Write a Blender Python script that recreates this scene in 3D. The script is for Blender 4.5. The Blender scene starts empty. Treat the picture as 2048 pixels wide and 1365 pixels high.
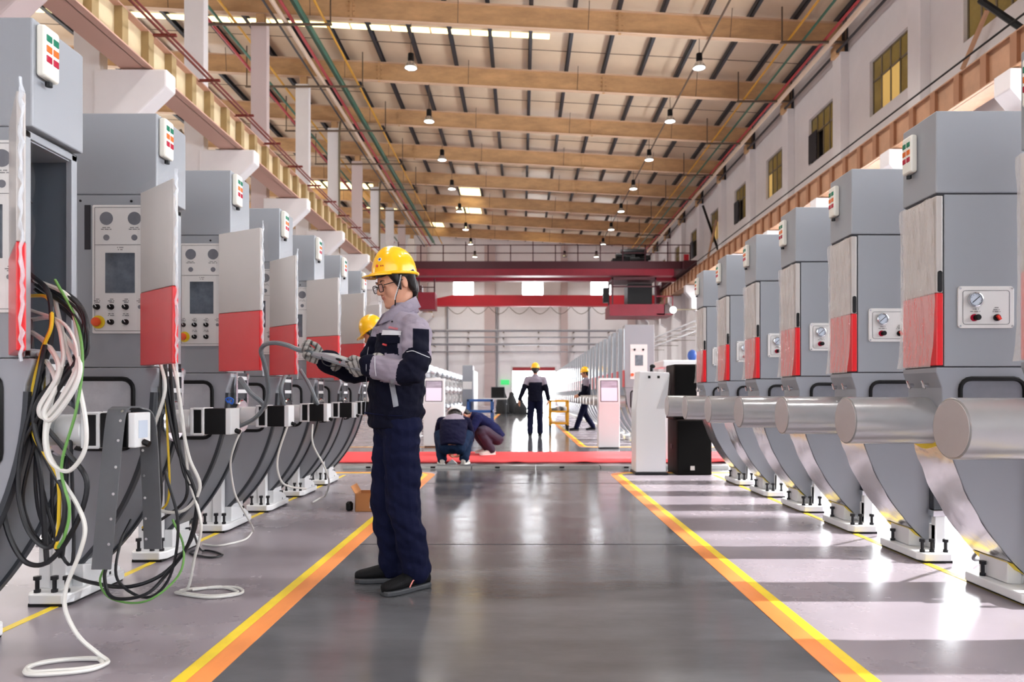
import bpy, bmesh, math, random
from mathutils import Vector, Matrix, noise
random.seed(7)
R = math.radians
F, CX, CY, H = 1365.0, 1043.0, 790.0, 0.955      # focal length in pixels, vanishing point, eye height
SC = bpy.context.scene
COL = SC.collection

def P(px, py, Z):
    return Vector(((px - CX) * Z / F, Z, H + (CY - py) * Z / F))
def PF(px, py, z=0.006):                          # a point on the floor
    Z = (H - z) * F / (py - CY)
    return P(px, py, Z)

# ---------------------------------------------------------------- camera, sky, lights, exposure
cam_d = bpy.data.cameras.new('camera'); cam = bpy.data.objects.new('camera', cam_d); COL.objects.link(cam)
cam.location = (0, 0, H); cam.rotation_euler = (R(90), 0, 0)
cam_d.sensor_width = 36; cam_d.lens = 36 * F / 2048
cam_d.shift_x = -(CX - 1024) / 2048; cam_d.shift_y = (CY - 682.5) / 2048
cam_d.clip_start = .05; cam_d.clip_end = 300
cam_d.dof.use_dof = True; cam_d.dof.focus_distance = 3.35; cam_d.dof.aperture_fstop = 3.5
SC.camera = cam
w = bpy.data.worlds.new('sky'); SC.world = w; w.use_nodes = True
bg = w.node_tree.nodes['Background']; bg.inputs[0].default_value = (.93, .96, 1, 1); bg.inputs[1].default_value = 18.0
SC.view_settings.view_transform = 'Standard'; SC.view_settings.look = 'None'
SC.view_settings.gamma = 1; SC.view_settings.use_curve_mapping = False
SC.view_settings.exposure = 0.0
SC.cycles.max_bounces = 7; SC.cycles.diffuse_bounces = 4; SC.cycles.glossy_bounces = 3
SC.cycles.transmission_bounces = 3; SC.cycles.transparent_max_bounces = 12
SC.cycles.caustics_reflective = False; SC.cycles.caustics_refractive = False
SC.cycles.sample_clamp_indirect = 30
def light(name, kind, loc, rot, energy, color=(1, 1, 1), **k):
    d = bpy.data.lights.new(name, kind); d.energy = energy; d.color = color
    for a, b in k.items(): setattr(d, a, b)
    o = bpy.data.objects.new(name, d); o.location = loc; o.rotation_euler = rot; COL.objects.link(o); return o
# low sun let in through a window band added to the right-hand wall
light('sun', 'SUN', (30, 5, 20), (0, R(90 - 28), 0), 17, (1, .97, .95), angle=R(1.2))
# added fills: before the closed back wall, at the window band, in left bay
light('back_fill', 'AREA', (0, -8.6, 4.6), (R(90), 0, 0), 820, (.9, .95, 1), shape='RECTANGLE', size=14, size_y=7)
light('right_fill', 'AREA', (10.95, 20, 6.5), (0, R(90), 0), 900, (.9, .95, 1), shape='RECTANGLE', size=1.8, size_y=46)
light('left_fill', 'AREA', (-25.4, 24, 8), (0, R(-124), 0), 5800, (1, .97, .95), shape='RECTANGLE', size=7, size_y=60)
light('far_gate_daylight', 'AREA', (1.1, 59.6, 1.7), (R(-90), 0, 0), 420, (.97, .98, 1), shape='RECTANGLE', size=3.6, size_y=3.0)
BAY0, BAY = 19.0, 4.65                            # roof frames stand at BAY0 + BAY*k
LAMPS = [(x, BAY0 + BAY * k + .05) for k in range(-4, 9) for x in (-3.84, 6.17)]
for x, y in LAMPS:
    light('lamp_light', 'SPOT', (x, y, 12.2), (0, 0, 0), 600, (1, .985, .96), spot_size=R(140), spot_blend=.6, shadow_soft_size=.22)

# ---------------------------------------------------------------- helpers
def srgb(r, g, b):
    f = lambda c: (c / 255 / 12.92) if c <= 10 else ((c / 255 + .055) / 1.055) ** 2.4
    return (f(r), f(g), f(b), 1)
MATS = {}
def M(name, col=(128, 128, 128), rough=.5, metal=0., var=0., vscale=4., bump=0., bscale=40., stretch=(1, 1, 1), emit=0., coat=0., spec=.5, trans=0., alpha=1., rvar=0., ecol=None):
    if name in MATS: return MATS[name]
    m = bpy.data.materials.new(name); MATS[name] = m; m.use_nodes = True
    nt = m.node_tree; b = nt.nodes['Principled BSDF']; c = srgb(*col)
    I = b.inputs
    I['Base Color'].default_value = c; I['Roughness'].default_value = rough; I['Metallic'].default_value = metal
    I['Specular IOR Level'].default_value = spec
    if coat: I['Coat Weight'].default_value = coat; I['Coat Roughness'].default_value = .12
    if trans: I['Transmission Weight'].default_value = trans
    if emit:
        I['Emission Color'].default_value = srgb(*(ecol or col)); I['Emission Strength'].default_value = emit
    if var or bump or rvar:
        tc = nt.nodes.new('ShaderNodeTexCoord'); mp = nt.nodes.new('ShaderNodeMapping')
        nt.links.new(tc.outputs['Object'], mp.inputs[0]); mp.inputs['Scale'].default_value = stretch
    if var or rvar:
        n = nt.nodes.new('ShaderNodeTexNoise'); n.inputs['Scale'].default_value = vscale; n.inputs['Detail'].default_value = 6; n.inputs['Roughness'].default_value = .65
        nt.links.new(mp.outputs[0], n.inputs[0])
    if var:
        cr = nt.nodes.new('ShaderNodeValToRGB'); nt.links.new(n.outputs[0], cr.inputs[0])
        cr.color_ramp.elements[0].position = .3; cr.color_ramp.elements[1].position = .7
        cr.color_ramp.elements[0].color = [x * (1 - var) for x in c[:3]] + [1]
        cr.color_ramp.elements[1].color = [min(1, x * (1 + var)) for x in c[:3]] + [1]
        nt.links.new(cr.outputs[0], I['Base Color'])
    if rvar:
        mr = nt.nodes.new('ShaderNodeMapRange'); nt.links.new(n.outputs[0], mr.inputs[0])
        mr.inputs[1].default_value = .3; mr.inputs[2].default_value = .7
        mr.inputs[3].default_value = max(.02, rough - rvar); mr.inputs[4].default_value = rough + rvar
        nt.links.new(mr.outputs[0], I['Roughness'])
    if bump:
        n2 = nt.nodes.new('ShaderNodeTexNoise'); n2.inputs['Scale'].default_value = bscale; n2.inputs['Detail'].default_value = 4
        nt.links.new(mp.outputs[0], n2.inputs[0])
        bp = nt.nodes.new('ShaderNodeBump'); bp.inputs['Strength'].default_value = bump; bp.inputs['Distance'].default_value = .01
        nt.links.new(n2.outputs[0], bp.inputs['Height']); nt.links.new(bp.outputs[0], I['Normal'])
    return m
def film_mat(name, col, clear, rough):            # clear wrapping film: part see-through, part glossy haze
    m = bpy.data.materials.new(name); m.use_nodes = True; nt = m.node_tree
    b = nt.nodes['Principled BSDF']; b.inputs['Base Color'].default_value = srgb(*col); b.inputs['Roughness'].default_value = rough
    t = nt.nodes.new('ShaderNodeBsdfTransparent'); mx = nt.nodes.new('ShaderNodeMixShader'); mx.inputs[0].default_value = clear
    out = nt.nodes['Material Output']
    tc = nt.nodes.new('ShaderNodeTexCoord'); mp = nt.nodes.new('ShaderNodeMapping'); mp.inputs['Scale'].default_value = (1, 1, .35)
    n = nt.nodes.new('ShaderNodeTexNoise'); n.inputs['Scale'].default_value = 22; n.inputs['Detail'].default_value = 5
    bp = nt.nodes.new('ShaderNodeBump'); bp.inputs['Strength'].default_value = 1; bp.inputs['Distance'].default_value = .03
    nt.links.new(tc.outputs['Object'], mp.inputs[0]); nt.links.new(mp.outputs[0], n.inputs[0]); nt.links.new(n.outputs[0], bp.inputs['Height']); nt.links.new(bp.outputs[0], b.inputs['Normal'])
    nt.links.new(b.outputs[0], mx.inputs[1]); nt.links.new(t.outputs[0], mx.inputs[2]); nt.links.new(mx.outputs[0], out.inputs[0])
    MATS[name] = m; return m

class MB:
    def __init__(s): s.v = []; s.f = []; s.m = []; s.sm = []
    def add(s, vs, fs, m=0, smooth=False):
        o = len(s.v); s.v += [tuple(v) for v in vs]
        for f in fs: s.f.append([o + i for i in f]); s.m.append(m); s.sm.append(smooth)
        return s
    def box(s, lo, hi, m=0, rot=None, at=None):
        x0, y0, z0 = lo; x1, y1, z1 = hi
        vs = [Vector((x, y, z)) for z in (z0, z1) for y in (y0, y1) for x in (x0, x1)]
        if rot is not None: vs = [rot @ v + Vector(at or (0, 0, 0)) for v in vs]
        return s.add(vs, [(0, 2, 3, 1), (4, 5, 7, 6), (0, 1, 5, 4), (2, 6, 7, 3), (0, 4, 6, 2), (1, 3, 7, 5)], m)
    def cbox(s, c, d, m=0, rot=None):
        h = [q / 2 for q in d]
        if rot is None: return s.box([c[i] - h[i] for i in range(3)], [c[i] + h[i] for i in range(3)], m)
        return s.box([-q for q in h], h, m, rot, c)
    def prism(s, poly, y0, y1, m=0, axis='y'):
        n = len(poly)
        mk = {'y': lambda a, b, t: (a, t, b), 'x': lambda a, b, t: (t, a, b), 'z': lambda a, b, t: (a, b, t)}[axis]
        vs = [mk(a, b, y0) for a, b in poly] + [mk(a, b, y1) for a, b in poly]
        return s.add(vs, [list(range(n)), list(range(2 * n - 1, n - 1, -1))] + [(i, (i + 1) % n, n + (i + 1) % n, n + i) for i in range(n)], m)
    def cyl(s, p0, p1, r0, r1=None, n=16, m=0, caps=True, smooth=True):
        p0 = Vector(p0); p1 = Vector(p1); r1 = r0 if r1 is None else r1
        d = (p1 - p0).normalized(); a = d.orthogonal().normalized(); b = d.cross(a)
        vs = []
        for p, r in ((p0, r0), (p1, r1)):
            vs += [p + a * (r * math.cos(2 * math.pi * i / n)) + b * (r * math.sin(2 * math.pi * i / n)) for i in range(n)]
        s.add(vs, [(i, (i + 1) % n, n + (i + 1) % n, n + i) for i in range(n)], m, smooth)
        if caps: s.add(vs, [list(range(n))[::-1], list(range(n, 2 * n))], m)
        return s
    def tube(s, pts, r, n=8, m=0, closed=False, caps=True):
        pts = [Vector(p) for p in pts]; k = len(pts); vs = []
        rr = r if isinstance(r, (list, tuple)) else [r] * k
        ref = None
        for i, p in enumerate(pts):
            a = pts[(i - 1) % k] if (closed or i > 0) else p; b = pts[(i + 1) % k] if (closed or i < k - 1) else p
            t = (b - a).normalized() if (b - a).length > 1e-9 else Vector((0, 0, 1))
            if ref is None: ref = t.orthogonal().normalized()
            ref = (ref - t * ref.dot(t)); ref = ref.normalized() if ref.length > 1e-6 else t.orthogonal().normalized()
            bi = t.cross(ref); q = rr[i]; qa, qb = q if isinstance(q, tuple) else (q, q)
            vs += [p + ref * (qa * math.cos(2 * math.pi * j / n)) + bi * (qb * math.sin(2 * math.pi * j / n)) for j in range(n)]
        fs = []
        for i in range(k if closed else k - 1):
            i2 = (i + 1) % k
            fs += [(i * n + j, i * n + (j + 1) % n, i2 * n + (j + 1) % n, i2 * n + j) for j in range(n)]
        s.add(vs, fs, m, True)
        if caps and not closed: s.add(vs, [list(range(n))[::-1], list(range((k - 1) * n, k * n))], m, True)
        return s
    def lathe(s, prof, o, axis, n=20, m=0, smooth=True):
        o = Vector(o); d = Vector(axis).normalized(); a = d.orthogonal().normalized(); b = d.cross(a); vs = []
        for r, h in prof:
            vs += [o + d * h + a * (r * math.cos(2 * math.pi * i / n)) + b * (r * math.sin(2 * math.pi * i / n)) for i in range(n)]
        fs = []
        for k in range(len(prof) - 1):
            fs += [(k * n + i, k * n + (i + 1) % n, (k + 1) * n + (i + 1) % n, (k + 1) * n + i) for i in range(n)]
        s.add(vs, fs, m, smooth)
        return s.add(vs, [list(range(n))[::-1], list(range((len(prof) - 1) * n, len(prof) * n))], m)
    def ell(s, c, r, rot=None, nu=16, nv=10, m=0):
        c = Vector(c); vs = []
        for j in range(nv + 1):
            th = math.pi * j / nv
            for i in range(nu):
                ph = 2 * math.pi * i / nu
                v = Vector((r[0] * math.sin(th) * math.cos(ph), r[1] * math.sin(th) * math.sin(ph), r[2] * math.cos(th)))
                vs.append(c + (rot @ v if rot is not None else v))
        fs = [(j * nu + i, j * nu + (i + 1) % nu, (j + 1) * nu + (i + 1) % nu, (j + 1) * nu + i) for j in range(nv) for i in range(nu)]
        return s.add(vs, fs, m, True)
    def loft(s, rings, m=0):                       # rings: (centre, axis a, axis b, ra, rb)
        n = 24; vs = []
        for c, a, b, ra, rb in rings:
            c = Vector(c); a = Vector(a); b = Vector(b)
            vs += [c + a * (ra * math.cos(2 * math.pi * i / n)) + b * (rb * math.sin(2 * math.pi * i / n)) for i in range(n)]
        k = len(rings)
        fs = [(j * n + i, j * n + (i + 1) % n, (j + 1) * n + (i + 1) % n, (j + 1) * n + i) for j in range(k - 1) for i in range(n)]
        s.add(vs, fs, m, True)
        return s.add(vs, [list(range(n))[::-1], list(range((k - 1) * n, k * n))], m, True)
    def grid(s, fn, nu, nv, m=0):
        vs = [fn(i / nu, j / nv) for j in range(nv + 1) for i in range(nu + 1)]
        return s.add(vs, [(j * (nu + 1) + i, j * (nu + 1) + i + 1, (j + 1) * (nu + 1) + i + 1, (j + 1) * (nu + 1) + i) for j in range(nv) for i in range(nu)], m, True)
    def mesh(s, name, weld=True):
        bm = bmesh.new(); bv = [bm.verts.new(v) for v in s.v]
        for f, m, sm in zip(s.f, s.m, s.sm):
            try: q = bm.faces.new([bv[i] for i in f])
            except ValueError: continue
            q.material_index = m; q.smooth = sm
        if weld: bmesh.ops.remove_doubles(bm, verts=bm.verts, dist=1e-6)
        bmesh.ops.recalc_face_normals(bm, faces=bm.faces)
        me = bpy.data.meshes.new(name); bm.to_mesh(me); bm.free()
        if any(s.sm): me.set_sharp_from_angle(angle=R(42))
        return me

def link(name, me, mats, parent=None, loc=None):
    for m in (mats if isinstance(mats, (list, tuple)) else [mats]): me.materials.append(m)
    o = bpy.data.objects.new(name, me); COL.objects.link(o)
    if parent is not None: o.parent = parent
    if loc is not None: o.location = loc
    return o
def obj(name, mb, mats, parent=None, bevel=0, loc=None, label=None):
    o = link(name, mb.mesh(name), mats, parent, loc)
    if bevel:
        b = o.modifiers.new('edge', 'BEVEL'); b.width = bevel; b.segments = 2; b.limit_method = 'ANGLE'; b.angle_limit = R(40); b.harden_normals = False
    if label: o['label'] = label
    return o
def tag(o, label, cat, group=None):
    o['label'] = label; o['category'] = cat
    if group: o['group'] = group
    return o
def struct(o): o['kind'] = 'structure'; return o
def empty(name, loc=(0, 0, 0), rz=0):
    o = bpy.data.objects.new(name, None); COL.objects.link(o); o.location = loc; o.rotation_euler = (0, 0, rz); o.empty_display_size = .1
    return o
def thing(name, label, cat, loc=(0, 0, 0), rz=0, group=None): return tag(empty(name, loc, rz), label, cat, group)
KIDS = {}
def copy_tree(o, parent=None):
    c = o.copy(); COL.objects.link(c)
    if parent is not None: c.parent = parent
    for ch in [q for q in bpy.data.objects if q.parent == o and q != c]: copy_tree(ch, c)
    return c
ORD = ['nearest', 'second', 'third', 'fourth', 'fifth', 'sixth', 'seventh', 'eighth', 'ninth', 'tenth', 'eleventh', 'twelfth', 'thirteenth', 'fourteenth', 'fifteenth', 'sixteenth',
       'seventeenth', 'eighteenth', 'nineteenth', 'twentieth', 'twenty-first', 'twenty-second', 'twenty-third', 'twenty-fourth', 'twenty-fifth', 'twenty-sixth', 'twenty-seventh', 'twenty-eighth', 'twenty-ninth', 'thirtieth',
       'thirty-first', 'thirty-second', 'thirty-third', 'thirty-fourth']
def crom(pts, k=6):
    pts = [Vector(p) for p in pts]; q = [pts[0] * 2 - pts[1]] + pts + [pts[-1] * 2 - pts[-2]]; out = []
    for i in range(1, len(q) - 2):
        for j in range(k):
            t = j / k; a, b, c, d = q[i - 1:i + 3]
            out.append(.5 * ((2 * b) + (c - a) * t + (2 * a - 5 * b + 4 * c - d) * t * t + (3 * b - a - 3 * c + d) * t ** 3))
    return out + [pts[-1]]

# ---------------------------------------------------------------- materials
m_white = M('white_plaster', (226, 222, 222), .8, var=.05, vscale=.6)
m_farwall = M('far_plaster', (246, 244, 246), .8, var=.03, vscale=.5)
m_pil = M('pink_plaster', (205, 188, 186), .8)
m_deck = M('cream_roof_lining', (222, 200, 172), .35, var=.05, vscale=.8, bump=.15, bscale=1.5)
m_beam = M('rusty_ochre_beam', (200, 160, 116), .6, var=.22, vscale=.9, stretch=(1, 1, 3))
m_flange = M('ochre_flange', (212, 180, 150), .6)
m_purlin = M('dark_steel', (50, 52, 58), .5)
m_rod = M('brown_rod', (96, 78, 62), .6)
m_glassy = M('lamplit_yellow_pane', (150, 132, 72), .22, var=.25, vscale=1.3)  # opaque; lamplight of the room behind is put into the yellow
m_glow = M('lit_yellow_glass', (226, 190, 110), .3, emit=.35)
m_frame = M('window_frame_grey', (118, 106, 84), .6)
m_runl = M('cream_runway', (158, 134, 92), .6, var=.1, vscale=2)
m_web = M('cream_web', (214, 196, 160), .6, var=.08, vscale=2)
m_runr = M('brown_runway', (170, 128, 98), .6, var=.2, vscale=1.2)
m_stiff = M('brown_stiffener', (146, 100, 70), .6)
m_redrail = M('dark_red_rail', (112, 40, 34), .5)
m_black = M('black_plastic', (16, 16, 18), .45, spec=.25)
m_cranered = M('crane_red', (128, 18, 40), .4, var=.12, vscale=1.5)
m_cranedark = M('crane_dark_red', (64, 14, 26), .5)
m_skysheen = M('skylight_sheen_sheet', (255, 238, 180), .5, emit=2.6)  # glow for the skylight strips and for imitated sheen on the far lining
m_lampglow = M('lamp_glow', (255, 255, 250), .5, emit=9)
m_grey = M('grey_paint', (150, 154, 160), .30, bump=.03, bscale=260, spec=.45)
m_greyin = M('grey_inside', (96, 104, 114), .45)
m_door = M('door_paint_warm_grey', (186, 180, 176), .28, var=.04, vscale=2)
m_hull_lit = M('bounce_lit_hull_paint', (154, 157, 164), .32, spec=.45); m_panel_l = M('filmed_pane', (196, 198, 204), .18, metal=.3, var=.12, vscale=8, bump=.5, bscale=14)  # left hulls: the hull grey lightened to stand for floor bounce
m_hull = M('grey_hull_paint', (146, 149, 156), .30, spec=.45)
m_dgrey = M('dark_grey_rubber', (58, 62, 68), .5)
m_red = M('red_paint', (222, 6, 22), .35, coat=.2)
m_panel = M('white_panel', (226, 224, 222), .32)
m_ink = M('grey_ink', (120, 118, 118), .6)
m_chrome = M('chrome', (215, 218, 222), .14, metal=1)
m_foil = M('silver_film', (222, 222, 224), .2, metal=.85, bump=.35, bscale=9)
m_cylm = M('cylinder_silver', (164, 164, 166), .24, metal=.4, var=.05)
m_cap = M('cylinder_cap', (190, 184, 184), .35, metal=.35, var=.06)
m_whitep = M('white_paint', (226, 228, 230), .35)
m_bolt = M('dark_bolt', (34, 34, 38), .4, metal=.5)
m_yel = M('yellow_tape', (234, 206, 40), .5)
m_pane = M('grey_window_pane', (120, 122, 130), .12, var=.12, vscale=7)
m_green = M('green_lens', (20, 120, 92), .2); m_orange = M('orange_lens', (222, 108, 40), .2); m_redl = M('red_lens', (176, 24, 56), .2)
m_ivory = M('ivory_plastic', (232, 230, 220), .35)
m_cablew = M('white_cable', (222, 222, 218), .45); m_cableb = M('black_cable', (20, 22, 28), .4)
m_cabley = M('yellow_cable', (226, 190, 40), .45); m_cableg = M('green_cable', (104, 158, 80), .45); m_sleeve = M('grey_sleeve', (112, 120, 126), .4, bump=.3, bscale=60)
m_strap = M('grey_strap', (88, 90, 94), .5, var=.08, vscale=9)
m_dark = M('dark_hollow', (34, 34, 42), .6)
f_clear = film_mat('clear_film', (236, 230, 228), .62, .13); f_thin = film_mat('thin_film', (240, 240, 244), .95, .06)
f_edge = film_mat('bunched_film', (236, 242, 250), .62, .1)
def glass_mat():
    m = bpy.data.materials.new('window_glass'); m.use_nodes = True; nt = m.node_tree
    g = nt.nodes.new('ShaderNodeBsdfGlossy'); g.inputs['Roughness'].default_value = .03
    t = nt.nodes.new('ShaderNodeBsdfTransparent'); mx = nt.nodes.new('ShaderNodeMixShader'); mx.inputs[0].default_value = .93
    nt.links.new(g.outputs[0], mx.inputs[1]); nt.links.new(t.outputs[0], mx.inputs[2]); nt.links.new(mx.outputs[0], nt.nodes['Material Output'].inputs[0])
    return m
m_glass = glass_mat()
# ---------------------------------------------------------------- setting
X_COL, X_WALL, Y_FAR, X_OUT, Y_BACK = -8.78, 11.2, 60.0, -26.0, -9.0
Z_BEAM = lambda x: 13.65 - .053 * x               # underside of the roof frames (single slope)
Z_DECK = lambda x: Z_BEAM(x) + .98
m_fl1 = M('polished_dark_concrete', (92, 93, 97), .15, var=.2, vscale=1.6, stretch=(.6, 1.6, 1), rvar=.06, bump=.03, bscale=60)
m_fl2 = M('lilac_epoxy_floor', (148, 140, 148), .26, var=.035, vscale=1.2, rvar=.06)
mb = MB()
A0, A1, Z0, Z1 = -1.03, 1.06, 8.42, 12.35
def q(x0, x1, y0, y1, m, z=0): mb.add([(x0, y0, z), (x1, y0, z), (x1, y1, z), (x0, y1, z)], [(0, 1, 2, 3)], m)
q(A0, A1, Y_BACK, Y_FAR + 2, 0); q(X_OUT, A0, Z0, Z1, 0); q(A1, X_WALL + .3, Z0, Z1, 0)
for y0, y1 in ((Y_BACK, Z0), (Z1, Y_FAR + 2)):
    q(X_OUT, A0, y0, y1, 1); q(A1, X_WALL + .3, y0, y1, 1)
struct(obj('floor', mb, [m_fl1, m_fl2]))
for y in (4.35, 7.35, 14.1):                       # sawn joints across the aisle
    mb = MB(); mb.box((A0, y, .0005), (A1, y + .006, .0015)); struct(obj('floor_joint', mb, m_dark))
m_sor = M('orange_floor_paint', (232, 142, 72), .4, var=.12, vscale=6, stretch=(1, .3, 1)); m_sye = M('yellow_floor_paint', (236, 208, 48), .4, var=.1, vscale=5)
def stripe(name, pts, wd, m, z):
    mb = MB(); pts = [Vector((a, b, 0)) for a, b in pts]; vs = []
    for i, p in enumerate(pts):
        t = (pts[min(i + 1, len(pts) - 1)] - pts[max(i - 1, 0)]).normalized(); n = Vector((t.y, -t.x, 0))
        for s in (-.5, .5): vs += [p + n * wd * s + Vector((0, 0, z)), p + n * wd * s]
    fs = []
    for i in range(len(pts) - 1):
        a, b = 4 * i, 4 * i + 4
        fs += [(a, b, b + 2, a + 2), (a + 1, a, b, b + 1), (a + 2, a + 3, b + 3, b + 2)]
    mb.add(vs, fs); return struct(obj(name, mb, m))
def lane(side, y0, y1, e0, e1):
    for off, wd, m, nm in ((.043, .085, m_sor, 'orange_lane_marking'), (.11, .05, m_sye, 'yellow_lane_marking')):
        xe = (A0 - off) if side < 0 else (A1 + off); s = side; pts = []; r = .32 - off
        if e0:
            yc = y0 + r + off; pts += [(s * 9, y0 + off)] + [(xe + s * r - s * r * math.sin(a), yc - r * math.cos(a)) for a in [R(q_) for q_ in range(0, 91, 15)]]
        else: pts.append((xe, y0))
        if e1:
            yc = y1 - r - off; pts += [(xe + s * r - s * r * math.cos(a), yc + r * math.sin(a)) for a in [R(q_) for q_ in range(0, 91, 15)]] + [(s * 9, y1 - off)]
        else: pts.append((xe, y1))
        stripe(nm, pts, wd, m, .002)
for s in (-1, 1):
    lane(s, Y_BACK + 1, Z0, False, True); lane(s, Z1, 52, True, False)
stripe('yellow_lane_marking', [(-2.1, -4), (-2.1, 8.1)], .035, m_sye, .002); stripe('yellow_lane_marking', [(2.29, -4), (2.29, 8.1)], .04, m_sye, .002)
stripe('yellow_lane_marking', [(2.29, 12.7), (2.29, 40)], .04, m_sye, .002)

# roof: lining, purlins and sag rods as parts of the ceiling; each frame beam its own piece
mb = MB(); xs = [X_OUT, X_WALL + .4]
mb.add([(x, y, Z_DECK(x) + t) for t in (0, .12) for y in (Y_BACK - .3, Y_FAR + .3) for x in xs], [(0, 1, 3, 2), (4, 6, 7, 5), (0, 4, 5, 1), (2, 3, 7, 6), (0, 2, 6, 4), (1, 5, 7, 3)])
ceil = struct(obj('ceiling', mb, m_deck))
PUR = [-25.5 + 1.52 * i for i in range(25)]
for x in PUR:
    mb = MB(); z = Z_DECK(x)
    mb.box((x - .07, Y_BACK, z - .2), (x - .05, Y_FAR, z - .003)); mb.box((x - .07, Y_BACK, z - .2), (x + .07, Y_FAR, z - .185)); mb.box((x - .07, Y_BACK, z - .018), (x + .07, Y_FAR, z - .003))
    obj('purlin', mb, m_purlin, ceil)
for k in range(-1, 9):
    for dy in (1.6, 3.1):
        y = BAY0 + BAY * k + dy
        mb = MB(); mb.tube([(X_OUT + .1, y, Z_DECK(X_OUT) - .12), (X_WALL, y, Z_DECK(X_WALL) - .12)], .014, 6); obj('sag_rod', mb, m_rod, ceil)
def skylight_sheen(x0, x1, y0, y1, seg):
    x = x0
    while x < x1 - .05:
        xe = min(x1, x + seg); mb = MB()
        mb.add([(a, b, Z_DECK(a) - c) for c in (.004, .03) for b in (y0, y1) for a in (x + .04, xe - .04)], [(0, 1, 3, 2), (4, 6, 7, 5), (0, 4, 5, 1), (2, 3, 7, 6), (0, 2, 6, 4), (1, 5, 7, 3)])
        obj('skylight_sheen_sheet', mb, m_skysheen, ceil); x = xe
skylight_sheen(-18.66, 1.1, 25.75, 26.08, 1.52); skylight_sheen(-7.0, -3.9, 35.1, 35.35, 1.5); skylight_sheen(-16, -9.5, 35.1, 35.35, 1.6); skylight_sheen(-4.3, -2.72, 45.0, 47.3, 1.58); skylight_sheen(-4.9, -3, 50.3, 52, .95)  # strips are skylights; the two farthest patches stand for roof sheen
skylight_sheen(.2, 2.9, 53.2, 55, .9); skylight_sheen(-7.5, -6.4, 55, 57.5, 1.1); skylight_sheen(-15, -10, 46, 47.5, 1.5); skylight_sheen(-12, -9.5, 52, 54, 1.2)  # added glowing patches in place of sheen on the far lining
for k in range(-2, 9):
    y = BAY0 + BAY * k; mb = MB(); W = .11
    prof = [(X_OUT, Z_BEAM(X_OUT)), (X_WALL - .1, Z_BEAM(X_WALL)), (X_WALL - .1, Z_BEAM(X_WALL) + .76), (X_OUT, Z_BEAM(X_OUT) + .76)]
    mb.prism(prof, y - .008, y + .008)                                         # web
    for dz, t in ((0, .018), (.742, .018)):
        mb.prism([(a, Z_BEAM(a) + dz + c) for a, c in ((X_OUT, 0), (X_WALL - .1, 0), (X_WALL - .1, t), (X_OUT, t))], y - W, y + W, 1)
    b = struct(obj('roof_beam', mb, [m_beam, m_flange]))
    for x in (-16, -5.9, 3.4):                                                 # bolted splices of the web
        mb = MB(); z = Z_BEAM(x); mb.cbox((x, y - .03, z + .38), (.09, .04, .86)); [mb.cbox((x + sx * .09, y - .03, z + .12 + .17 * j), (.06, .04, .025)) for j in range(4) for sx in (-1, 1)]
        obj('splice_plate', mb, m_beam, b)
    for x in (-20, -12.2, -7.3, -2.2, 2.3, 7.2):
        mb = MB(); z = Z_BEAM(x); mb.tube([(x, y - .09, z + .02), (x + .03, y - .25, z + .95)], .012, 5); obj('fly_brace', mb, m_rod, b)

m_sundim = film_mat('sun_dim_glass', (225, 225, 225), .3, .5)  # weakens the sun in the added upper panes
# right-hand wall: plaster panels round the windows, pilasters, added low window band, runway
WZ0, WZ1 = 9.87, 11.65; BAND = (3.15, 7.5)
wins = [(BAY0 + BAY * k + .32, BAY0 + BAY * k + 2.95) for k in range(-2, 8)]
mb = MB(); T = .3
def wall_piece(y0, y1, z0, z1): mb.box((X_WALL, y0, z0), (X_WALL + T, y1, z1))
BY0, BY1 = -4.0, 38.0
wall_piece(Y_BACK, Y_FAR, 0, BAND[0]); wall_piece(Y_BACK, BY0, BAND[0], BAND[1]); wall_piece(BY1, Y_FAR, BAND[0], BAND[1]); wall_piece(Y_BACK, Y_FAR, BAND[1], WZ0); wall_piece(Y_BACK, Y_FAR, WZ1, Z_DECK(X_WALL) + .1)
ys = [Y_BACK] + [c for w_ in wins for c in w_] + [Y_FAR]
for a, b in zip(ys[::2], ys[1::2]): wall_piece(a, b, WZ0, WZ1)
wr = struct(obj('wall_right', mb, m_white))
for k in range(-5, 9):
    y = BAY0 + BAY * k; mb = MB(); mb.box((X_WALL - .28, y - .3, 0), (X_WALL, y + .3, Z_BEAM(X_WALL) - .35)); obj('pilaster', mb, m_white, wr)
    mb = MB(); mb.prism([(X_WALL - .28, 7.72), (X_WALL - 1.1, 7.72), (X_WALL - 1.1, 7.3), (X_WALL - .75, 6.9), (X_WALL - .75, 6.3), (X_WALL - .28, 6.0)], y - .25, y + .25); obj('corbel', mb, m_white, wr, .02)
    mb = MB(); z = Z_BEAM(X_WALL); mb.box((X_WALL - .4, y - .2, z - .42), (X_WALL - .03, y + .2, z - .05)); mb.box((X_WALL - .1, y - .26, z - .45), (X_WALL - .01, y + .26, z + .7), 1); obj('beam_bracket', mb, [m_beam, m_dark], wr)
for i, y in enumerate([BY0 + 2.1 * j for j in range(21)]):                      # panes and bars of the unseen window band, added for the sun
    mb = MB(); mb.box((X_WALL + .14, y - .02, BAND[0]), (X_WALL + .2, y + .02, BAND[1])); obj('mullion', mb, m_frame, wr)
    if i < 20:
        mb = MB(); mb.box((X_WALL + .165, y + .02, BAND[0]), (X_WALL + .171, y + 2.08, 5.4)); obj('pane', mb, m_glass, wr)
        mb = MB(); mb.box((X_WALL + .165, y + .02, 5.45), (X_WALL + .171, y + 2.08, BAND[1])); obj('sun_dim_pane', mb, m_sundim, wr)  # unseen milky pane, added so less sun reaches the aisle
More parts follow.
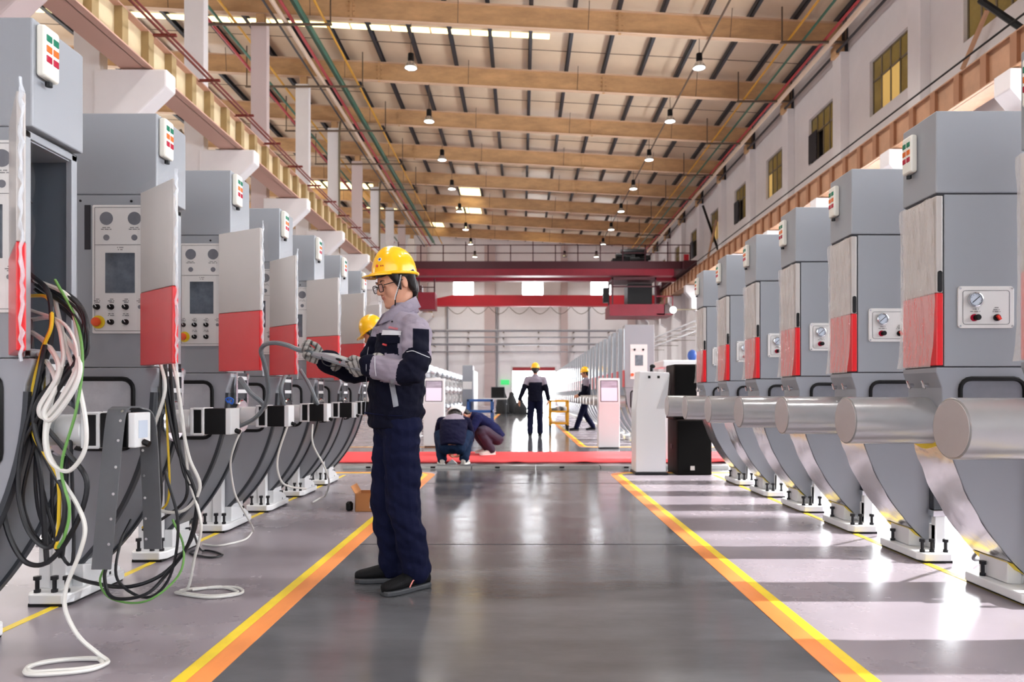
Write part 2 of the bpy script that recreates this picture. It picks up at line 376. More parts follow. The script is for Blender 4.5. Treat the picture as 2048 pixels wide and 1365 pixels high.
for i, (a, b) in enumerate(wins):
    mb = MB(); t = .05; x0, x1 = X_WALL + .1, X_WALL + .16
    mb.box((x0, a, WZ0), (x1, a + t, WZ1)); mb.box((x0, b - t, WZ0), (x1, b, WZ1)); mb.box((x0, a, WZ0), (x1, b, WZ0 + t)); mb.box((x0, a, WZ1 - t), (x1, b, WZ1))
    wn = struct(obj('window_%d' % (i + 1), mb, m_frame))
    zt = WZ0 + 1.12; mb = MB(); mb.box((x0, a, zt - .03), (x1, b, zt + .03)); obj('transom', mb, m_frame, wn)
    n = 5; wd = (b - a) / n
    for j in range(n):
        y = a + wd * j
        if j:
            mb = MB(); mb.box((x0, y - .028, WZ0), (x1, y + .028, WZ1)); obj('mullion', mb, m_frame, wn)
        for z0, z1, low in ((WZ0, zt, 1), (zt, WZ1, 0)):
            if i in (3, 5, 7) and j in (3, 4) and low: continue                # sashes that stand open
            mb = MB(); mb.box((x0 + .025, y + .02, z0 + .02), (x0 + .032, y + wd - .02, z1 - .02))
            obj('pane', mb, m_glow if low and (i * 3 + j) % 4 < 2 and z0 == WZ0 and i in (2, 4, 6) else m_glassy, wn)
    mb = MB(); mb.box((X_WALL + .3, a - .1, WZ0 - .2), (X_WALL + .34, b + .1, WZ1 + .2)); obj('back_panel', mb, m_dark, wn)
    if i in (3, 5, 7):
        mb = MB(); mb.box((x0 - .16, b - .8, WZ0 + .02), (x0 - .13, b - .1, zt)); obj('open_sash', mb, m_dark, wn)

def runway(name, xi, xo, z0, z1, mflange, mweb, mst, sgn):
    mb = MB(); mb.box((min(xi, xo), Y_BACK, z0), (max(xi, xo), Y_FAR - .05, z0 + .03)); mb.box((min(xi, xo), Y_BACK, z1 - .03), (max(xi, xo), Y_FAR - .05, z1)); xm = xi + sgn * (.17 if sgn < 0 else .09)
    mb.box((xm - .01, Y_BACK, z0), (xm + .01, Y_FAR - .05, z1), 1)
    r = struct(obj(name, mb, [mflange, mweb]))
    y = 3.0
    while y < Y_FAR - 1:
        mb = MB(); mb.box((min(xi, xm), y - .1, z0 + .03), (max(xi, xm), y + .1, z1 - .03)); obj('stiffener', mb, mst, r); y += .93
    mb = MB(); mb.box((xi + sgn * .14, Y_BACK, z1), (xi + sgn * .2, Y_FAR - .1, z1 + .1)); obj('crane_rail', mb, m_redrail, r)
    return r
m_pinkfl = M('pink_runway_underside', (206, 164, 146), .6)
rl = runway('runway_beam', -7.68, -8.35, 7.75, 8.48, m_pinkfl, m_web, m_runl, -1); runway('runway_beam', 10.2, 10.8, 7.75, 8.48, m_runr, m_runr, m_stiff, 1)
mb = MB(); mb.tube([(10.1, -5, 8.62), (10.1, 58, 8.62)], .025, 6); struct(obj('trim_1', mb, m_black))
# power rails with brackets along the left-hand runway
for dx, dz in ((.12, .16), (.34, .05)):
    t = tag(obj('conductor_rail', MB().tube([(-7.68 + dx, 2, 8.42 + dz), (-7.68 + dx, 58, 8.42 + dz)], .028, 6), m_redrail), 'dark red %s power rail running along the crane runway above the corbels' % ('upper' if dx < .2 else 'lower outer'), 'rail')
for k in range(26):
    y = 4 + 2.05 * k; mb = MB(); mb.box((-7.72, y - .03, 8.44), (-7.2, y + .03, 8.49)); obj('rail_bracket', mb, m_redrail, rl)

# left-hand row of columns with corbels
for k in range(-4, 9):
    y = BAY0 + BAY * k; zt = 13.72 - .053 * X_COL * 0; mb = MB(); mb.box((X_COL - .55, y - .14, 0), (X_COL, y + .14, 13.8))
    c = struct(obj('column', mb, m_pil if k % 3 == 1 else m_white, None, .015))
    mb = MB(); mb.prism([(X_COL - .1, 7.72), (X_COL + 1.42, 7.72), (X_COL + 1.42, 7.36), (X_COL + .75, 6.72), (X_COL - .1, 6.72)], y - .2, y + .2); obj('corbel', mb, m_white, c, .04)
    if k == -2:
        mb = MB(); mb.prism([(X_COL - .1, 7.72), (X_COL + 1.42, 7.72), (X_COL + 1.42, 7.36), (X_COL + .75, 6.72), (X_COL - .1, 6.72)], y + .75, y + 1.15); obj('corbel', mb, m_pil, c, .04)
    mb = MB(); z = Z_BEAM(X_COL); mb.box((X_COL - .38, y - .1, 13.8), (X_COL - .1, y + .1, z)); obj('steel_stub', mb, m_beam, c)
    if k in (3, 5):
        mb = MB(); mb.tube([(X_COL + .03, y - .16, 8), (X_COL + .03, y - .16, 13.6), (X_COL + .1, y - .2, 14.1)], .05, 8); obj('downpipe', mb, m_frame, c)
mb = MB(); mb.box((X_OUT - .3, Y_BACK, 0), (X_OUT, Y_FAR, Z_DECK(X_OUT) + .1)); struct(obj('wall_left', mb, m_white))
for y in (7.0, 12, 17, 22, 27, 33):
    mb = MB(); mb.tube([(-9.3, y, 6.2), (-11.0, y, 9.5)], .05, 6); struct(obj('trim_2', mb, m_frame))

# wall behind the camera
mb = MB(); mb.box((X_OUT, Y_BACK - .3, 0), (-7.5, Y_BACK, 16)); mb.box((7.5, Y_BACK - .3, 0), (X_WALL + .3, Y_BACK, 16)); mb.box((-7.5, Y_BACK - .3, 0), (7.5, Y_BACK, 16)); struct(obj('wall_back', mb, m_white))

# far wall with three windows and the gate
FW = [(-6.07, -4.15), (.0, 1.98), (6.02, 7.95)]; FZ = (9.66, 10.98); DX = (-.79, 2.95); DZ = 3.37
mb = MB(); Y0, Y1 = Y_FAR, Y_FAR + .3
def fw(x0, x1, z0, z1): mb.box((x0, Y0, z0), (x1, Y1, z1))
fw(X_OUT, DX[0], 0, DZ); fw(DX[1], X_WALL + .3, 0, DZ); fw(X_OUT, X_WALL + .3, DZ, FZ[0]); fw(X_OUT, X_WALL + .3, FZ[1], 16.2)
xs = [X_OUT] + [c for w_ in FW for c in w_] + [X_WALL + .3]
for a, b in zip(xs[::2], xs[1::2]): fw(a, b, *FZ)
wf = struct(obj('wall_far', mb, m_farwall))
for x0, x1 in ((-3.25, -2.3), (3.45, 4.05), (-9.2, -8.3), (9.3, 10)):
    mb = MB(); mb.box((x0, Y_FAR - .25, 0), (x1, Y_FAR, 14)); obj('pilaster', mb, m_pil, wf)
for i, (a, b) in enumerate(FW):
    mb = MB(); t = .08
    mb.box((a, Y0 + .05, FZ[0]), (a + t, Y0 + .15, FZ[1])); mb.box((b - t, Y0 + .05, FZ[0]), (b, Y0 + .15, FZ[1])); mb.box((a, Y0 + .05, FZ[0]), (b, Y0 + .15, FZ[0] + t)); mb.box((a, Y0 + .05, FZ[1] - t), (b, Y0 + .15, FZ[1]))
    wn = struct(obj('window_%d' % (21 + i), mb, m_white)); mb = MB(); mb.box((a, Y0 + .09, FZ[0]), (b, Y0 + .1, FZ[1])); obj('pane', mb, m_glass, wn)
mb = MB(); mb.box((DX[0] - .12, Y0 - .05, 0), (DX[0], Y0 + .3, DZ + .12)); mb.box((DX[1], Y0 - .05, 0), (DX[1] + .12, Y0 + .3, DZ + .12)); mb.box((DX[0], Y0 - .05, DZ), (DX[1], Y0 + .3, DZ + .12))
d = struct(obj('door_1', mb, m_white)); mb = MB(); mb.box((DX[0], Y0 + .1, DZ - .32), (DX[1], Y0 + .16, DZ)); obj('rolled_curtain', mb, M('curtain_red', (190, 60, 66), .5), d)
mb = MB(); mb.box((-60, Y_FAR + 2, -.05), (60, 110, 0)); struct(obj('floor_outside', mb, M('pale_ground', (214, 214, 210), .9)))
for i, (py, r, Z) in enumerate(((662, .1, 58), (675, .06, 58), (689, .1, 57), (704, .05, 59))):
    a = P(845, py, Z); mb = MB(); mb.tube([(a.x - 3, Z, a.z), (P(1232, py, Z).x, Z, a.z)], r, 8)
    p = tag(obj('wall_pipe', mb, M('pipe_grey', (150, 150, 156), .5)), ['topmost thick', 'second thin', 'third thick', 'lowest thin'][i] + ' grey pipe running level across the far white wall', 'pipe')
    for px in range(862, 1225, 72):
        b = P(px, py, Z); mb = MB(); mb.box((b.x - .06, Z, b.z - .02), (b.x + .06, Y_FAR, b.z + .02)); obj('pipe_bracket', mb, m_frame, p)
for i, px in enumerate((895, 994, 1178)):
    a = P(px, 560, 59.8); mb = MB(); mb.tube([(a.x, 59.8, .3), (a.x, 59.8, 9.4)], .08, 6); tag(obj('conduit', mb, M('pipe_grey')), 'grey vertical conduit on the far wall, ' + ['under the window beside the helmet', 'beside the pink pilaster', 'under the window by the crane cab'][i], 'conduit')
mb = MB(); a = P(1010, 765, 59.7); mb.cbox((a.x, 59.75, a.z), (.75, .08, .42)); s = tag(obj('exit_sign', mb, M('sign_green', (70, 214, 120), .5, emit=.6)), 'small glowing green exit sign on far wall beside gate', 'sign')

# coloured pipes hung under the roof on both sides
def pipe(x, z, r, m, label): tag(obj('ceiling_pipe', MB().tube([(x, -4, z), (x, 58, z)], r, 6), m), label, 'pipe')
p_y = M('pipe_yellow', (206, 150, 40), .5); p_g = M('pipe_green', (56, 104, 84), .5); p_r = M('pipe_red', (168, 52, 56), .5); p_k = M('pipe_dark', (44, 40, 42), .5); p_c = M('tray_cream', (214, 190, 166), .5)
for i, (x, z, r, m, c) in enumerate(((9.05, 12.98, .04, p_y, 'yellow'), (9.55, 12.98, .045, p_g, 'green'), (10.25, 12.95, .05, p_r, 'red'), (10.85, 12.75, .05, p_k, 'black'))):
    pipe(x, z, r, m, c + ' pipe slung under the roof beams beside the windowed wall')
pipe(10.45, 12.86, .09, p_c, 'cream cable tray slung under the roof beside the windowed wall')
for i, (x, z, r, m, c) in enumerate(((-6.75, 13.8, .045, p_y, 'yellow'), (-7.35, 13.72, .05, p_g, 'green'), (-7.75, 13.62, .06, p_r, 'red'), (-8.25, 13.55, .04, p_k, 'black'), (-9.9, 13.85, .045, p_y, 'outer yellow'), (-10.4, 13.85, .05, p_g, 'outer green'), (-10.8, 13.9, .06, p_r, 'outer red'))):
    pipe(x, z, r, m, c + ' pipe slung under the roof beams along the row of columns')
pipe(-8.0, 13.6, .08, p_c, 'cream cable tray slung under the roof along the columns'); pipe(-7.5, 13.95, .12, p_g, 'thick dark green duct above the pipes along the columns')
for k in range(0, 8):
    y = BAY0 + BAY * k - .6
    for x0, x1 in ((8.75, 11.0), (-11.2, -6.4)):
        mb = MB(); z = 12.9 if x0 > 0 else 13.5; mb.box((x0, y - .04, z - .06), (x1, y + .04, z)); [mb.box((x - .02, y - .02, z), (x + .02, y + .02, Z_DECK(x) - .1)) for x in (x0 + .05, x1 - .05)]
        struct(obj('trim_3', mb, m_rod))
# raking struts against the right-hand wall
for i, (pa, pb, Z, m) in enumerate(((P(1960, 0, 15.2), P(2048, 60, 14.5), 0, m_black), (P(1406, 412, 40.3), P(1436, 500, 38.5), 0, m_black), (P(1975, 20, 16), P(1925, 138, 17), 0, m_runr), (P(1433, 440, 38), P(1416, 515, 38.5), 0, m_runr))):
    mb = MB(); mb.tube([pa, pb], .07 if m is m_black else .06, 6); struct(obj('trim_4', mb, m))

# high bay lamps: one thing each
def bay_lamp(x, y, lab, glow=True):
    t = thing('high_bay_lamp', lab, 'lamp', (x, y, 12.3), 0, 'high bay lamps')
    mb = MB(); mb.lathe([(.02, .52), (.1, .5), (.11, .3), (.1, .24), (.13, .2)], (0, 0, 0), (0, 0, 1), 14); obj('lamp_housing', mb, m_black, t)
    mb = MB(); mb.lathe([(.13, .2), (.17, .13), (.225, .03), (.225, 0), (.2, 0), (.15, .12)], (0, 0, 0), (0, 0, 1), 18); obj('reflector', mb, m_chrome, t)
    mb = MB(); mb.lathe([(.2, .012), (.205, .03)], (0, 0, 0), (0, 0, 1), 18); obj('lamp_glass', mb, m_lampglow if glow else m_dgrey, t)
    mb = MB(); mb.tube([(0, 0, .5), (0, 0, Z_BEAM(x) - 12.3)], .012, 5); obj('cord', mb, m_rod, t)
for x, y in LAMPS:
    if y < 22: continue
    n = round((y - BAY0) / BAY) - 1
    bay_lamp(x, y, '%s black high bay lamp counted back along the row %s' % (ORD[n], 'over the spectacled worker' if x < 0 else 'beside the windowed wall'))
a = P(1128, 578, 57); bay_lamp(a.x, BAY0 + BAY * 8, 'unlit black lamp hanging low before the middle far window', False)
# brown pull rod that runs along the right-hand lamp row
mb = MB(); mb.tube([(6.5, 8, 13.25), (6.45, 56, 13.2)], .035, 6); tag(obj('lamp_support_rod', mb, m_rod), 'long brown rod under the beams beside the right lamp row', 'rod')
for k, z, in ((0, 9.3),):
    a = P(1347, 620, 34); mb = MB(); mb.lathe([(.02, -.12), (.15, -.02), (.17, .06), (.06, .1)], (a.x, 34, a.z), (-.5, -.8, -.2), 14); lampm = mb
    t = thing('wall_floodlight', 'bright round floodlight on the corbel of the white wall', 'lamp', (0, 0, 0)); obj('lamp_head', mb, m_lampglow, t)
    mb = MB(); mb.tube([(a.x + .05, 34, a.z), (X_WALL, 34.2, a.z + .1)], .03, 6); obj('bracket', mb, m_frame, t)

# overhead crane and the second one behind it
YC = 42.6; t = thing('overhead_crane', 'dark red bridge crane with railed walkway spanning the hall', 'crane', (0, YC, 0))
def part(n, m, *boxes, par=None, bev=0):
    mb = MB(); [mb.box(*b) for b in boxes]; return obj(n, mb, m, par or t, bev)
part('girder', [m_cranedark], ((-7.5, -.5, 8.72), (10.2, .1, 9.2))); part('lower_girder', [m_cranered], ((-7.5, -.55, 8.3), (9.4, .15, 8.72)))
part('rear_girder', [m_cranered], ((-7.5, 2, 8.4), (10.1, 2.5, 9.0)))
for z in (9.7, 10.2): part('handrail', m_cranedark, ((-7.6, -.5, z - .025), (10.4, -.45, z + .025)))
for i in range(14):
    x = -7.6 + i * 1.385; part('rail_post', m_cranedark, ((x - .03, -.5, 9.15), (x + .03, -.44, 10.4 if i % 3 == 0 else 10.2)))
for x0, x1 in ((-8.4, -7.4), (9.9, 10.7)): part('end_carriage', m_cranedark, ((x0, -1, 8.6), (x1, 3, 9.15)))
def machinery(n, x0, x1, z0, z1, k):
    mb = MB(); rr = random.Random(k)
    for _ in range(16):
        x = rr.uniform(x0, x1); z = rr.uniform(z0, z1); y = rr.uniform(.1, .7); mb.cyl((x - .3, y, z), (x + .3, y, z), rr.uniform(.12, .26), None, 12)
    mb.box((x0, .1, z0 - .3), (x1, 1.2, z0 + .2)); return obj(n, mb, m_black, t)
machinery('hoist_machinery', 5.7, 7.9, 9.3, 10.0, 3)
part('end_buffer', M('buffer_red', (190, 20, 40), .4), ((10.0, -.6, 8.9), (10.3, -.5, 9.6)))
cab = part('cab_floor', m_cranered, ((5.35, -1.2, 5.75), (8.7, 1, 6.45)))
part('cab_frame', m_cranedark, ((5.5, -1.1, 6.45), (5.58, -1, 8.1)), ((8.1, -1.1, 6.45), (8.2, -1, 8.1)), ((5.5, -1.1, 7.5), (8.2, -1.02, 7.58)), ((5.5, .8, 6.45), (5.6, .9, 8.1)), ((8.1, .8, 6.45), (8.2, .9, 8.1)), ((5.5, -1.1, 7.95), (8.2, .9, 8.1)))
part('cab_seat_box', m_black, ((6.5, -.8, 6.45), (8.0, .6, 7.75))); part('cab_mirror', m_black, ((5.0, -.9, 6.6), (5.3, -.5, 7.5)))
part('cab_railing', m_cranered, ((8.2, -1.2, 6.9), (9.2, -1.14, 6.96)), ((9.14, -1.2, 5.8), (9.2, -1.14, 6.96)), ((8.65, -1.2, 5.8), (8.7, -1.14, 6.96)), ((8.2, -1.2, 5.8), (9.2, .8, 5.88)))
part('ladder_cage', m_cranedark, ((-6.35, -.6, 7.2), (-6.27, -.5, 8.1)), ((-5.4, -.6, 7.2), (-5.32, -.5, 8.1)), ((-6.35, -.6, 7.55), (-5.32, -.52, 7.6)))
part('hanging_box', m_cranered, ((-6.35, -.7, 6.2), (-5.3, .3, 7.25)))
t2 = thing('overhead_crane', 'plain bright red crane girder tapering at its end, hung lower behind the walkway crane', 'crane', (0, 50, 0))
mb = MB(); mb.prism([(-7.3, 7.5), (-5.9, 7.42), (6.6, 7.42), (9.9, 7.6), (9.9, 8.2), (-5.0, 8.22), (-7.3, 7.75)], -.3, .3); obj('girder', mb, M('crane_bright_red', (182, 30, 42), .4, var=.12, vscale=.8), t2)
for x, xx in ((-8.4, -7.55), (10.0, 9.75)):
    mb = MB(); mb.box((x, -1.2, 8.6), (x + .75, 1.2, 9.0)); mb.box((xx, -.4, 7.6), (xx + .3, .4, 8.9)); obj('end_carriage', mb, m_cranedark, t2)
mb = MB(); pts = []
for i in range(8):
    for j in range(6): u = (i + j / 6) / 8; pts.append((-5.4 + u * 12, -.35, 7.38 - .55 * math.sin(math.pi * j / 6)))
mb.tube(pts, .022, 5); obj('festoon_cable', mb, m_rod, t2)
# ---------------------------------------------------------------- machines
X_R, X_L, PITCH, HY = 1.94, -1.72, .819, .14
ZR = [2.513 + PITCH * i for i in range(7)]; ZL = [2.54 + PITCH * i for i in range(7)]
ARC_C, ARC_R = (1.245, 1.009), 1.22
def arc(a0, a1, n, dr=0):
    return [(ARC_C[0] - (ARC_R + dr) * math.cos(R(a0 + (a1 - a0) * i / n)), ARC_C[1] - (ARC_R + dr) * math.sin(R(a0 + (a1 - a0) * i / n))) for i in range(n + 1)]
m_dash = m_ink
def rrect(u0, u1, z0, z1, r, n=4):
    pts = []
    for cu, cz, a0 in ((u1 - r, z1 - r, 0), (u0 + r, z1 - r, 90), (u0 + r, z0 + r, 180), (u1 - r, z0 + r, 270)):
        pts += [(cu + r * math.cos(R(a0 + 90 * i / n)), cz + r * math.sin(R(a0 + 90 * i / n))) for i in range(n + 1)]
    return pts
def signal_light(t, s, yc, zc):
    mb = MB(); mb.prism([(s * a, b) for a, b in rrect(-.034, 0, zc - .093, zc + .093, .013)], yc - .04, yc + .04)
    o = obj('signal_light', mb, m_ivory, t, .009)
    for dz, m in ((.048, m_green), (.010, m_orange), (-.026, m_redl)):
        for y0, y1 in ((-.032, -.003), (.003, .032)):
            mb = MB(); mb.box((s * -.0365, yc + y0, zc + dz - .0125), (s * -.02, yc + y1, zc + dz + .0125)); obj('lens', mb, m, o, .003)
    mb = MB(); mb.cyl((s * -.02, yc, zc - .115), (s * -.02, yc, zc - .1), .012, None, 8); obj('cable_gland', mb, m_black, o)
def dashes(t, rows, m=m_ink, y=-HY - .0085):
    mb = MB()
    for u, z, wd in rows:
        n = max(3, int(wd / .0045))
        for i in range(n):
            a = u - wd / 2 + wd * i / n
            if (i * 7 + int(z * 1000)) % 5 != 0: mb.box((a, y, z - .002), (a + wd / n * .7, y + .001, z + .002))
    return mb
def foot(t, s, tall=False):
    mb = MB(); mb.prism([(s * a, b) for a, b in ((.34, -.30), (.49, -.30), (.52, -.26), (.52, .13), (.49, .17), (.34, .17), (.31, .13), (.31, -.26))], .014, .058, 0, 'z')
    b = obj('base_plate', mb, m_whitep, t, .006)
    mb = MB(); mb.box((s * .33, -.29, 0), (s * .50, .15, .014)); obj('rubber_pad', mb, m_black, b)
    if tall:
        mb = MB(); mb.box((s * .385, -.205, .055), (s * .45, -.15, .50)); obj('post', mb, m_whitep, t, .004)
        mb = MB(); mb.prism([(-.16, .055), (.14, .055), (.14, .075), (.06, .12), (-.16, .16)], s * .335, s * .385, 0, 'x'); obj('gusset', mb, m_whitep, t, .004); 
    mb = MB(); mb.box((s * .455, -.2, .06), (s * .515, -.16, .27)); mb.box((s * .455, -.2, .06), (s * .465, -.06, .2)); mb.prism([(-.19, .06), (-.08, .06), (-.19, .2)], s * .50, s * .512, 0, 'x'); obj('post', mb, m_whitep, t, .004)
    mb = MB(); mb.box((s * .44, -.208, .25), (s * .525, -.15, .285)); obj('bracket', mb, m_chrome, t, .003)
    mb = MB(); mb.box((s * .455, -.185, .285), (s * .515, -.13, .72)); obj('leg_channel', mb, m_dgrey, t, .004)
    mb = MB(); mb.box((s * .36, -.1, .06), (s * .43, .1, .17)); mb.box((s * .43, -.1, .06), (s * .47, .12, .1)); obj('hull_support', mb, m_whitep, t, .004)
    for u, y in ((.345, -.26), (.475, -.265), (.345, .05), (.485, .12), (.40, -.26)):
        mb = MB(); mb.cyl((s * u, y, .06), (s * u, y, .12), .009, None, 8); mb.cyl((s * u, y, .115), (s * u, y, .132), .016, None, 6); mb.cyl((s * u, y, .056), (s * u, y, .072), .014, None, 6); obj('levelling_bolt', mb, m_bolt, b)
def window(t, s, mp=None):
    mb = MB(); mb.tube([(s * u, -HY - .004, z) for u, z in rrect(.11, .41, .70, 1.03, .05)], .011, 6, 0, True); g = obj('window_gasket', mb, m_black, t)
    mb = MB(); mb.prism([(s * u, z) for u, z in rrect(.112, .408, .702, 1.028, .05)], -HY - .003, -HY + .002); obj('window_pane', mb, mp or m_pane, g)
def hull(t, s, m=None):
    poly = [(0, 1.083), (0.02, 1.083)] + arc(1, 48, 14) + [(.52, .06 + .04), (.52, 1.083)]
    poly[0] = (.0, 1.083); poly[1] = (.0, 1.06)
    mb = MB(); mb.prism([(s * a, b) for a, b in poly], -HY, HY); return obj('hull', mb, m or m_hull, t, .005)
def top_box(t, s, over):
    mb = MB(); mb.box((s * 0, -HY - .0, 1.9), (s * .53, HY + over, 2.285)); return obj('top_box', mb, m_grey, t, .006)

def right_machine():
    s = 1; t = empty('industrial_machine')
    top_box(t, s, 0); signal_light(t, s, .05, 2.14)
    mb = MB(); mb.box((.038, -HY, 1.088), (.52, HY, 1.893)); mb.box((.006, -HY + .008, 1.07), (.51, HY - .008, 1.91), 1); obj('cabinet_body', mb, [m_grey, m_dark], t, .004)
    mb = MB(); mb.box((0, -HY, 1.432), (.031, HY, 1.887)); d = obj('door', mb, m_door, t, .004)
    mb = MB(); mb.box((0, -HY - .001, 1.092), (.032, HY, 1.431)); obj('red_panel', mb, m_red, d, .004)
    mb = MB(); mb.prism([(u, z) for u, z in rrect(.006, .026, 1.435, 1.535, .009)], -HY - .004, -HY + .002); obj('handle', mb, m_black, d)
    mb = MB(); mb.grid(lambda a, b: (-.006 - .006 * noise.noise((a * 3, b * 9, 3)) - (.02 * (1 - b) ** 8 + .008 * b ** 6), -HY + .004 + .285 * a, 1.085 + .79 * b + .012 * math.sin(a * 9) * (b > .98)), 10, 26); obj('plastic_film', mb, f_clear, d)
    mb = MB(); mb.prism([(u, z) for u, z in rrect(.098, .36, 1.266, 1.462, .016)], -HY - .006, -HY + .002); g = obj('gauge_panel', mb, m_panel, t, .002)
    mb = MB(); mb.tube([(u, -HY - .0065, z) for u, z in rrect(.12, .338, 1.284, 1.442, .012)], .0011, 4, 0, True); obj('border_line', mb, m_dgrey, g)
    mb = MB(); c = (.176, -HY - .006, 1.399); mb.lathe([(.034, 0), (.034, .012), (.029, .014), (.028, .008)], c, (0, -1, 0), 24); ga = obj('pressure_gauge', mb, m_chrome, g)
    mb = MB(); mb.cyl((c[0], c[1] - .002, c[2]), (c[0], c[1] - .0105, c[2]), .0275, None, 24); mb.cbox((c[0], c[1] - .0115, c[2]), (.044, .001, .003), 1, Matrix.Rotation(R(-40), 3, 'Y'))
    for k in range(9): an = R(-45 + 33.75 * k); mb.cbox((c[0] + .023 * math.cos(an), c[1] - .011, c[2] + .023 * math.sin(an)), (.002, .001, .002), 1)
    obj('gauge_dial', mb, [M('dial_white', (206, 216, 230), .2), m_bolt], ga)
    mb = MB(); mb.lathe([(.017, 0), (.017, .005)], (.172, -HY - .006, 1.315), (0, -1, 0), 18, 1); mb.lathe([(.013, .005), (.014, .024), (.010, .028)], (.178, -HY - .006, 1.315), (0, -1, 0), 16); obj('black_knob', mb, [m_black, m_redl], g)
    mb = MB(); mb.lathe([(.016, 0), (.016, .008)], (.278, -HY - .006, 1.315), (0, -1, 0), 18, 1); mb.cbox((.280, -HY - .018, 1.315), (.011, .012, .024), 0, Matrix.Rotation(R(-35), 3, 'Y')); obj('red_switch', mb, [M('switch_red', (235, 60, 44), .3), m_black], g)
    for u, z in ((.108, 1.276), (.35, 1.276), (.108, 1.452), (.35, 1.452)):
        mb = MB(); mb.cyl((u, -HY - .005, z), (u, -HY - .009, z), .0045, None, 8); obj('screw', mb, m_chrome, g)
    L0 = obj('lettering', dashes(t, ((.178, 1.355, .034), (.178, 1.344, .046), (.277, 1.362, .018), (.277, 1.352, .028), (.277, 1.343, .036))), m_dash, g); L0['kind'] = 'stuff'
    window(t, s); h = hull(t, s)
    for y in (-.07, .055):
        mb = MB(); mb.cyl((.002, y, 1.0), (-.02, y, 1.0), .012, None, 10); mb.cyl((-.02, y - .016, .985), (-.02, y + .012, 1.02), .005, None, 6); obj('latch', mb, m_chrome, t)
    mb = MB(); pts = arc(14, 46.5, 16, .004); n = len(pts)
    mb.grid(lambda a, b: (pts[round(b * (n - 1))][0] - .004 * noise.noise((a * 2, b * 12, 1)), (-HY - .004 + (2 * HY + .008) * a) + (.006 * math.sin(b * 23) if a in (0, 1) else 0), pts[round(b * (n - 1))][1]), 6, n - 1)
    obj('silver_strip', mb, m_foil, h)
    for a0, a1 in ((43.5, 47.5), (13.2, 14.6)):
        mb = MB(); p2 = arc(a0, a1, 3, .007); mb.grid(lambda a, b: (p2[round(b * 3)][0], -HY - .006 + (2 * HY + .012) * a + .0 * b, p2[round(b * 3)][1] + .012 * math.sin(a * 7) * (b > .9)), 8, 3); obj('yellow_tape', mb, m_yel, h)
    mb = MB(); cz = .83; mb.lathe([(.109, -.36), (.114, -.356), (.114, .06)], (0, 0, cz), (1, 0, 0), 40); c = obj('cylinder_cover', mb, m_cylm, t)
    mb = MB(); mb.lathe([(.0, -.3615), (.106, -.3612), (.108, -.358)], (0, 0, cz), (1, 0, 0), 40); obj('end_cap', mb, m_cap, c)
    foot(t, s); return t

